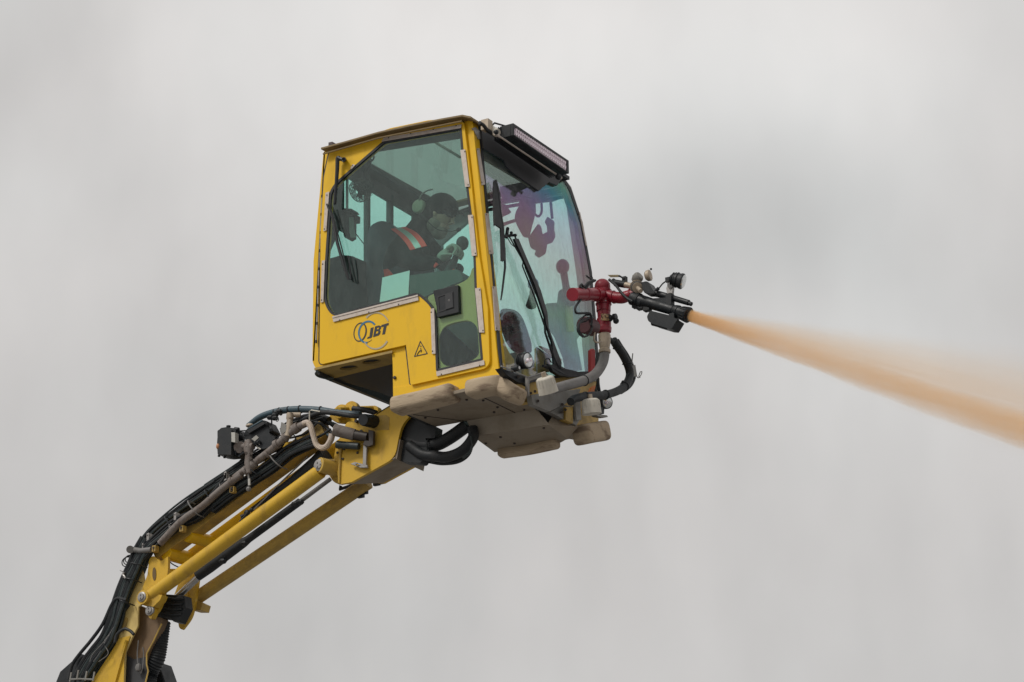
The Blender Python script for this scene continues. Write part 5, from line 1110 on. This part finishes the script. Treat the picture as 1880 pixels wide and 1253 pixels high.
pl_ = MB(); pl_.slab([PX(p, XG+.066) for p in d1((575, 780), (672, 785), (660, 865), (572, 862))], V((-.01, 0, 0))); pl_.build('type_plate', mat('type plate tan', (.5, .32, .15), .5, dirt=1, dirt_col=(.12, .06, .04), scale=45, det=2, lo=.48, hi=.54), gun)
kb = MB(); kb.lathe(G((1117, 585), 0), (1, 0, 0), [(0, .03), (.02, .03), (.04, .018), (.05, .03), (.075, .028)], 16); kb.ball(G(d1((745, 870))[0], 0), .026, 12); kb.build('lock_knob', M_blk2, gun)
# barrel
def bar_(a, b, r, r2=None, name='barrel', m=M_blk2, dx=0.0, n=22): o = MB(); o.cyl(G(a, dx), G(b, dx), r, r2, n=n); return o.build(name, m, gun, bev=.003)
E5 = lambda x, y: (1140+x/9.64, 490+y/9.64)
MB().tube([G(E5(*p)) for p in ((200, 560), (330, 600), (520, 650), (930, 770))], [.058, .054, .047, .045], 24).build('barrel', M_blk2, gun)
cl = MB(); cl.cyl(G(E5(215, 560)), G(E5(330, 600)), .060, n=20); cl.cyl(G(E5(345, 620)), G(E5(400, 640)), .052, n=18)
for p in (E5(270, 690), E5(350, 720), E5(470, 750)): cl.box(G(p), (.06, .05, .04))
cl.build('barrel_collar', M_blk, gun, bev=.003)
MB().lathe(G(E5(930, 770)), G(E5(1235, 870))-G(E5(930, 770)), [(0, .042), (.02, .050), (.05, .054), (.055, .048), (.075, .050), (.14, .060), (.155, .067), (.158, .058)], 28).build('nozzle', M_blk2, gun)
nr = MB(); ax_ = (G(E5(1235, 870))-G(E5(930, 770))).normalized(); nr.ring(G(E5(1000, 795)), ax_, .047, .006, 24, 6)
for k in range(14):
    u = ax_.orthogonal().normalized(); v = ax_.cross(u); a_ = 2*math.pi*k/14; d = u*math.cos(a_)+v*math.sin(a_); c_ = G(E5(930, 770)); nr.beam(c_+ax_*.085+d*.052, c_+ax_*.145+d*.061, .010, .008, side=d)
nr.build('nozzle_ribs', M_blk, gun)
mo = MB(); mo.slab([G(p, -.06) for p in fillet([E5(515, 775)+(3,), E5(860, 860)+(2,), E5(1000, 930)+(2,), E5(900, 1095)+(2,), E5(820, 1090)+(2,), E5(540, 1005)+(3,), E5(480, 960)+(3,), E5(458, 880)+(3,)])], ydir*.12)
mo.build('drive_motor', M_blk2, gun, bev=.012)
mo2 = MB(); mo2.cyl(G(E5(560, 985), -.03), G(E5(830, 1055), -.03), .028, n=14); mo2.box(G(E5(940, 940)), (.05, .09, .09)); mo2.cyl(G(E5(900, 1060), -.03), G(E5(935, 1040), -.03), .02, n=12, mi=1)
mo2.build('motor_end', [M_blk, M_steel], gun, bev=.003)
tr_ = MB(); tr_.tube([G(E5(*p), .02) for p in ((560, 460), (800, 520), (1200, 640))], [.030, .026, .024], 16); tr_.cyl(G(E5(1190, 640), .02), G(E5(1250, 665), .02), .018, n=16); tr_.build('aux_tube', M_blk2, gun)
bx = MB(); bx.slab([G(p, -.04) for p in fillet([E5(370, 270)+(2,), E5(480, 265)+(2,), E5(540, 370)+(2,), E5(600, 470)+(2,), E5(420, 470)+(2,), E5(380, 400)+(2,)])], ydir*.1); bx.slab([G(p, -.02) for p in (E5(560, 560), E5(860, 540), E5(880, 640), E5(600, 640))], ydir*.06); bx.build('control_box', M_blk2, gun, bev=.006)
ds = MB(); q = G(E5(290, 370), -.04); axd = (G(E5(330, 420), -.12)-q).normalized()
for k, (r, t_) in enumerate(((.06, 0), (.052, .018), (.044, .034))): ds.lathe(q+axd*(t_-.03), axd, [(0, r), (.010, r)], 28, mi=k % 2)
ds.cyl(q, q+V((.06, -.05, -.06)), .018, mi=0); ds.build('coiled_disc', [M_tan, M_gpipe], gun)
ld = MB(); ld.lathe(G(E5(345, 195), 0)-V((.06, 0, .02)), V((1, -.2, .55)), [(0, .03), (.03, .045), (.06, .045), (.075, .035)], 20); ld.build('dark_gauge', M_gplate, gun)
gg = MB(); q = G(E5(490, 160), 0); gg.lathe(q-V((.03, 0, 0)), (1, .15, .12), [(0, .032), (.015, .046), (.04, .048), (.046, .043)], 24, mi=0); gg.cyl(q-V((.03, 0, .05)), q-V((.03, 0, .10)), .016, n=10, mi=1); gg.ball(q+V((.035, -.02, .045)), .01, 8, mi=1)
gg.build('pressure_gauge', [M_tan, M_blk], gun)
vl = MB(); vl.cyl(G((1130, 520)), G((1148, 523)), .030, n=16, mi=1); vl.cyl(G((1146, 523)), G((1166, 527)), .026, n=16); vl.box(G((1147, 514)), (.035, .035, .05), mi=1); vl.cyl(G((1125, 515)), G((1133, 521)), .02, n=10, mi=1)
vl.build('side_valve', [M_tan, M_blk], gun)
MB().slab([G(p, -.02) for p in d1((640, 302), (770, 300), (800, 325), (670, 328))], ydir*.012).build('valve_lever', mat('lever khaki', (.24, .19, .10), .5), gun, bev=.002)
vt = MB(); vt.tube([G(p, -.02) for p in d1((780, 312), (820, 335), (845, 350))], .008, 6); vt.build('lever_stem', M_blk, gun)
# work lamp on the gun
gl_ = MB(); q = G(E5(1080, 260), 0); axl = V((.93, .30, -.36)).normalized()
gl_.lathe(q+axl*.01, -axl, [(0, .062), (.006, .067), (.02, .067), (.03, .062), (.07, .060), (.10, .045), (.115, .03)], 28)
for k in range(3): gl_.lathe(q-axl*(.04+.02*k), -axl, [(0, .066-.005*k), (.006, .066-.005*k)], 24)
gl_ = gl_.build('gun_lamp', M_blk2, gun)
l = MB(); l.lathe(q+axl*.011, axl, [(0, .058), (.008, .052), (.013, .001)], 24); l.build('lamp_lens', M_lens, gl_)
gs = MB(); gs.slab([G(p, -.01) for p in fillet([E5(835, 310)+(2,), E5(905, 300)+(2,), E5(915, 380), E5(900, 510), E5(820, 500), E5(800, 380)])], ydir*.03); gs.cyl(G(E5(870, 325), -.03), G(E5(870, 325), -.0), .024, mi=1); gs.box(G(E5(870, 590)), (.05, .06, .10), mi=2)
gs.build('lamp_bracket', [M_steel, M_chrome, M_blk], gun, bev=.002)
MB().tube(smooth_path([G(p, -.02) for p in (E5(835, 235), E5(740, 300), E5(670, 385), E5(610, 430))]), .006, 6).build('lamp_cable', M_blk, gun)
bc = MB(); bc.box(G(E5(850, 235), -.02), (.05, .04, .04)); bc.cyl(G(E5(670, 380), -.02), G(E5(620, 420), -.02), .015, n=8); bc.build('cable_plug', M_blk, gun)
# cables round the turret
cb = MB()
cb.tube(smooth_path([PX(p, XG+.08) for p in d1((490, 370), (420, 410), (370, 470), (330, 540), (300, 620), (245, 700), (255, 770), (340, 775), (420, 780), (445, 850), (440, 930))]), .010, 8)
cb.tube(smooth_path([PX(p, XG+.08) for p in d1((470, 365), (400, 400), (350, 450), (320, 420), (300, 450), (330, 470))]), .010, 8)
cb.tube(smooth_path([PX(p, XG+.08) for p in d1((420, 830), (340, 860), (280, 920), (275, 1000), (340, 1065), (420, 1030), (455, 940))]), .008, 8)
cb.tube(smooth_path([PX(p, XG+.06) for p in d1((440, 800), (370, 800), (310, 860), (290, 940), (300, 1010), (340, 1050))]), .007, 8)
cb.tube(smooth_path([PX(p, XG+.05) for p in d1((430, 820), (380, 870), (350, 880), (280, 900))]), .006, 8)
cb.tube([PX(p, XG+.05) for p in d1((375, 310), (420, 345), (490, 375))], .007, 6); cb.tube([PX(p, XG+.05) for p in d1((440, 310), (455, 340), (450, 370))], .005, 6)
cb.tube(smooth_path([G(p, -.07) for p in d1((660, 360), (740, 430), (810, 520), (880, 590), (950, 630))]), .012, 8)
cb = cb.build('turret_cables', M_blk); tag(cb, 'loops of thin black cable hanging around the red spray turret', 'cable')
mt_ = MB(); q = PX(d1((370, 930))[0], XG); mt_.cyl(q+V((.0, -.03, 0)), q+V((0, .12, .02)), .072, n=20); mt_.build('slew_motor', mat('dark maroon motor', (.07, .02, .025), .45), gun, bev=.006)
# thick wrapped hose looping out right of the riser
wl_pts = d7((1290, 30), (1340, 110), (1400, 200), (1450, 300), (1480, 400), (1470, 480), (1420, 560), (1330, 620), (1200, 660), (1080, 670), (960, 680), (860, 700), (800, 740))
o = MB(); o.tube(smooth_path([PX(p, .3) for p in wl_pts]), .035, 14); o.tube(smooth_path([PX((p[0]+7, p[1]+1), .28) for p in wl_pts[:8]]), .022, 10)
for p, a_ in ((wl_pts[1], (0, .6, -.8)), (wl_pts[3], (0, .3, -1)), (wl_pts[6], (0, -.8, -.5)), (wl_pts[8], (0, -1, -.2)), (wl_pts[10], (0, -1, 0))): o.ring(PX(p, .3), a_, .037, .007, 18, 6)
o.ball(PX(d7((1405, 515))[0], .3), .018, 8)
o = o.build('wrapped_hose', M_blk); tag(o, 'thick black wrapped hose looping out to the right of the riser pipe', 'hose')
o = MB(); o.slab([PX(p, .33) for p in d7((1505, 330), (1545, 315), (1565, 440), (1530, 450))], V((-.03, 0, 0))); o.tube(smooth_path([PX(p, .33) for p in d7((1515, 185), (1508, 250), (1505, 310))]), .005, 6)
o.tube(smooth_path([PX(p, .33) for p in d7((1555, 440), (1580, 465), (1610, 430), (1620, 395), (1600, 400), (1585, 450), (1600, 460))]), .004, 6)
o = o.build('hose_tag', M_gplate); tag(o, 'small grey tag with wire loops tied to the wrapped hose', 'tag')
o = MB(); o.tube(smooth_path([PX(p, .25) for p in d7((1120, 180), (1100, 300), (1110, 450), (1120, 560), (1150, 720))]), .014, 8); o.tube(smooth_path([PX(p, .3) for p in d7((1250, 20), (1290, 60), (1340, 90))]), .02, 8)
o = o.build('thin_hose', M_blk); tag(o, 'thin black hose dropping behind the grey riser pipe to the right lamp', 'hose')

# ============================================================ SPRAY
noz = G(E5(1235, 870)); far_ = G((1880, 738)); ax_ = (far_-noz).normalized(); Lj = 6.5
upj = V((0, 1, 0)).cross(ax_).normalized()
if upj.z < 0: upj = -upj
sj = MB(); n = 40; st_ = 24; vs = []; fs = []
def jr(t): return .056+.135*t
for i in range(st_+1):
    t = Lj*i/st_
    for j in range(n):
        a_ = 2*math.pi*j/n; r = jr(t); vs.append((t, r*math.cos(a_), r*math.sin(a_)))
for i in range(st_):
    for j in range(n): q_ = (j+1) % n; fs.append([i*n+j, i*n+q_, (i+1)*n+q_, (i+1)*n+j])
fs += [list(range(n)), [st_*n+j for j in range(n)]]
sj.add(vs, fs)
ms = bpy.data.materials.new('deicing fluid spray'); ms.use_nodes = True; t = ms.node_tree; t.nodes.clear()
mo_ = t.nodes.new('ShaderNodeOutputMaterial'); pv_ = t.nodes.new('ShaderNodeVolumePrincipled'); t.links.new(pv_.outputs[0], mo_.inputs['Volume'])
pv_.inputs['Color'].default_value = (.985, .71, .39, 1); pv_.inputs['Anisotropy'].default_value = .3
tcj = t.nodes.new('ShaderNodeTexCoord'); sx = t.nodes.new('ShaderNodeSeparateXYZ'); t.links.new(tcj.outputs['Object'], sx.inputs[0])
def tm(op, a, b=None, c=None, clamp=False):
    m = t.nodes.new('ShaderNodeMath'); m.operation = op; m.use_clamp = clamp
    for i, x in enumerate((a, b, c)):
        if x is None: continue
        if isinstance(x, (int, float)): m.inputs[i].default_value = x
        else: t.links.new(x, m.inputs[i])
    return m.outputs[0]
X_, Y_, Z_ = sx.outputs
R1 = tm('MULTIPLY_ADD', X_, .13, .056)
rad_ = tm('SQRT', tm('ADD', tm('MULTIPLY', Y_, Y_), tm('MULTIPLY', Z_, Z_)))
mpe = t.nodes.new('ShaderNodeMapping'); mpe.inputs['Scale'].default_value = (1.1, 5, 5); t.links.new(tcj.outputs['Object'], mpe.inputs[0])
ne = t.nodes.new('ShaderNodeTexNoise'); ne.inputs['Scale'].default_value = 2.4; ne.inputs['Detail'].default_value = 4; ne.inputs['Roughness'].default_value = .6; t.links.new(mpe.outputs[0], ne.inputs['Vector'])
rag = tm('MULTIPLY_ADD', ne.outputs[0], .5, .78)
qm = tm('SUBTRACT', 1, tm('MULTIPLY', rag, tm('DIVIDE', rad_, R1)), clamp=True)
# dense core hugs the lower side
Rc = tm('MULTIPLY_ADD', X_, .034, .054); zc = tm('MULTIPLY_ADD', X_, .066, 0.0); z2 = tm('ADD', Z_, zc)
rc_ = tm('SQRT', tm('ADD', tm('MULTIPLY', Y_, Y_), tm('MULTIPLY', z2, z2)))
qc = tm('SUBTRACT', 1, tm('MULTIPLY', rag, tm('DIVIDE', rc_, Rc)), clamp=True)
mpn = t.nodes.new('ShaderNodeMapping'); mpn.inputs['Scale'].default_value = (.4, 20, 20); t.links.new(tcj.outputs['Object'], mpn.inputs[0])
nz = t.nodes.new('ShaderNodeTexNoise'); nz.inputs['Scale'].default_value = 1.6; nz.inputs['Detail'].default_value = 3; t.links.new(mpn.outputs[0], nz.inputs['Vector'])
ns = tm('MULTIPLY_ADD', nz.outputs[0], 2.0, -.15, clamp=False)
inv = tm('DIVIDE', 1, tm('MULTIPLY_ADD', X_, 1.35, .22))
dc = tm('MULTIPLY', tm('MULTIPLY', tm('POWER', qc, .75), 52), inv)
dm = tm('MULTIPLY', tm('MULTIPLY', tm('POWER', qm, 1.4), 13), tm('MULTIPLY', inv, tm('DIVIDE', 1, tm('MULTIPLY_ADD', X_, .35, .8))))
t.links.new(tm('MAXIMUM', tm('MULTIPLY', tm('ADD', dc, dm), ns), 0), pv_.inputs['Density'])
sj = sj.build('fluid_spray', ms, smooth=True)
sj.matrix_world = Matrix.Translation(noz) @ Matrix((ax_, upj.cross(ax_), upj)).transposed().to_4x4()
tag(sj, 'orange jet of fluid spraying out of the black nozzle and widening to the right', 'spray', kind='stuff')
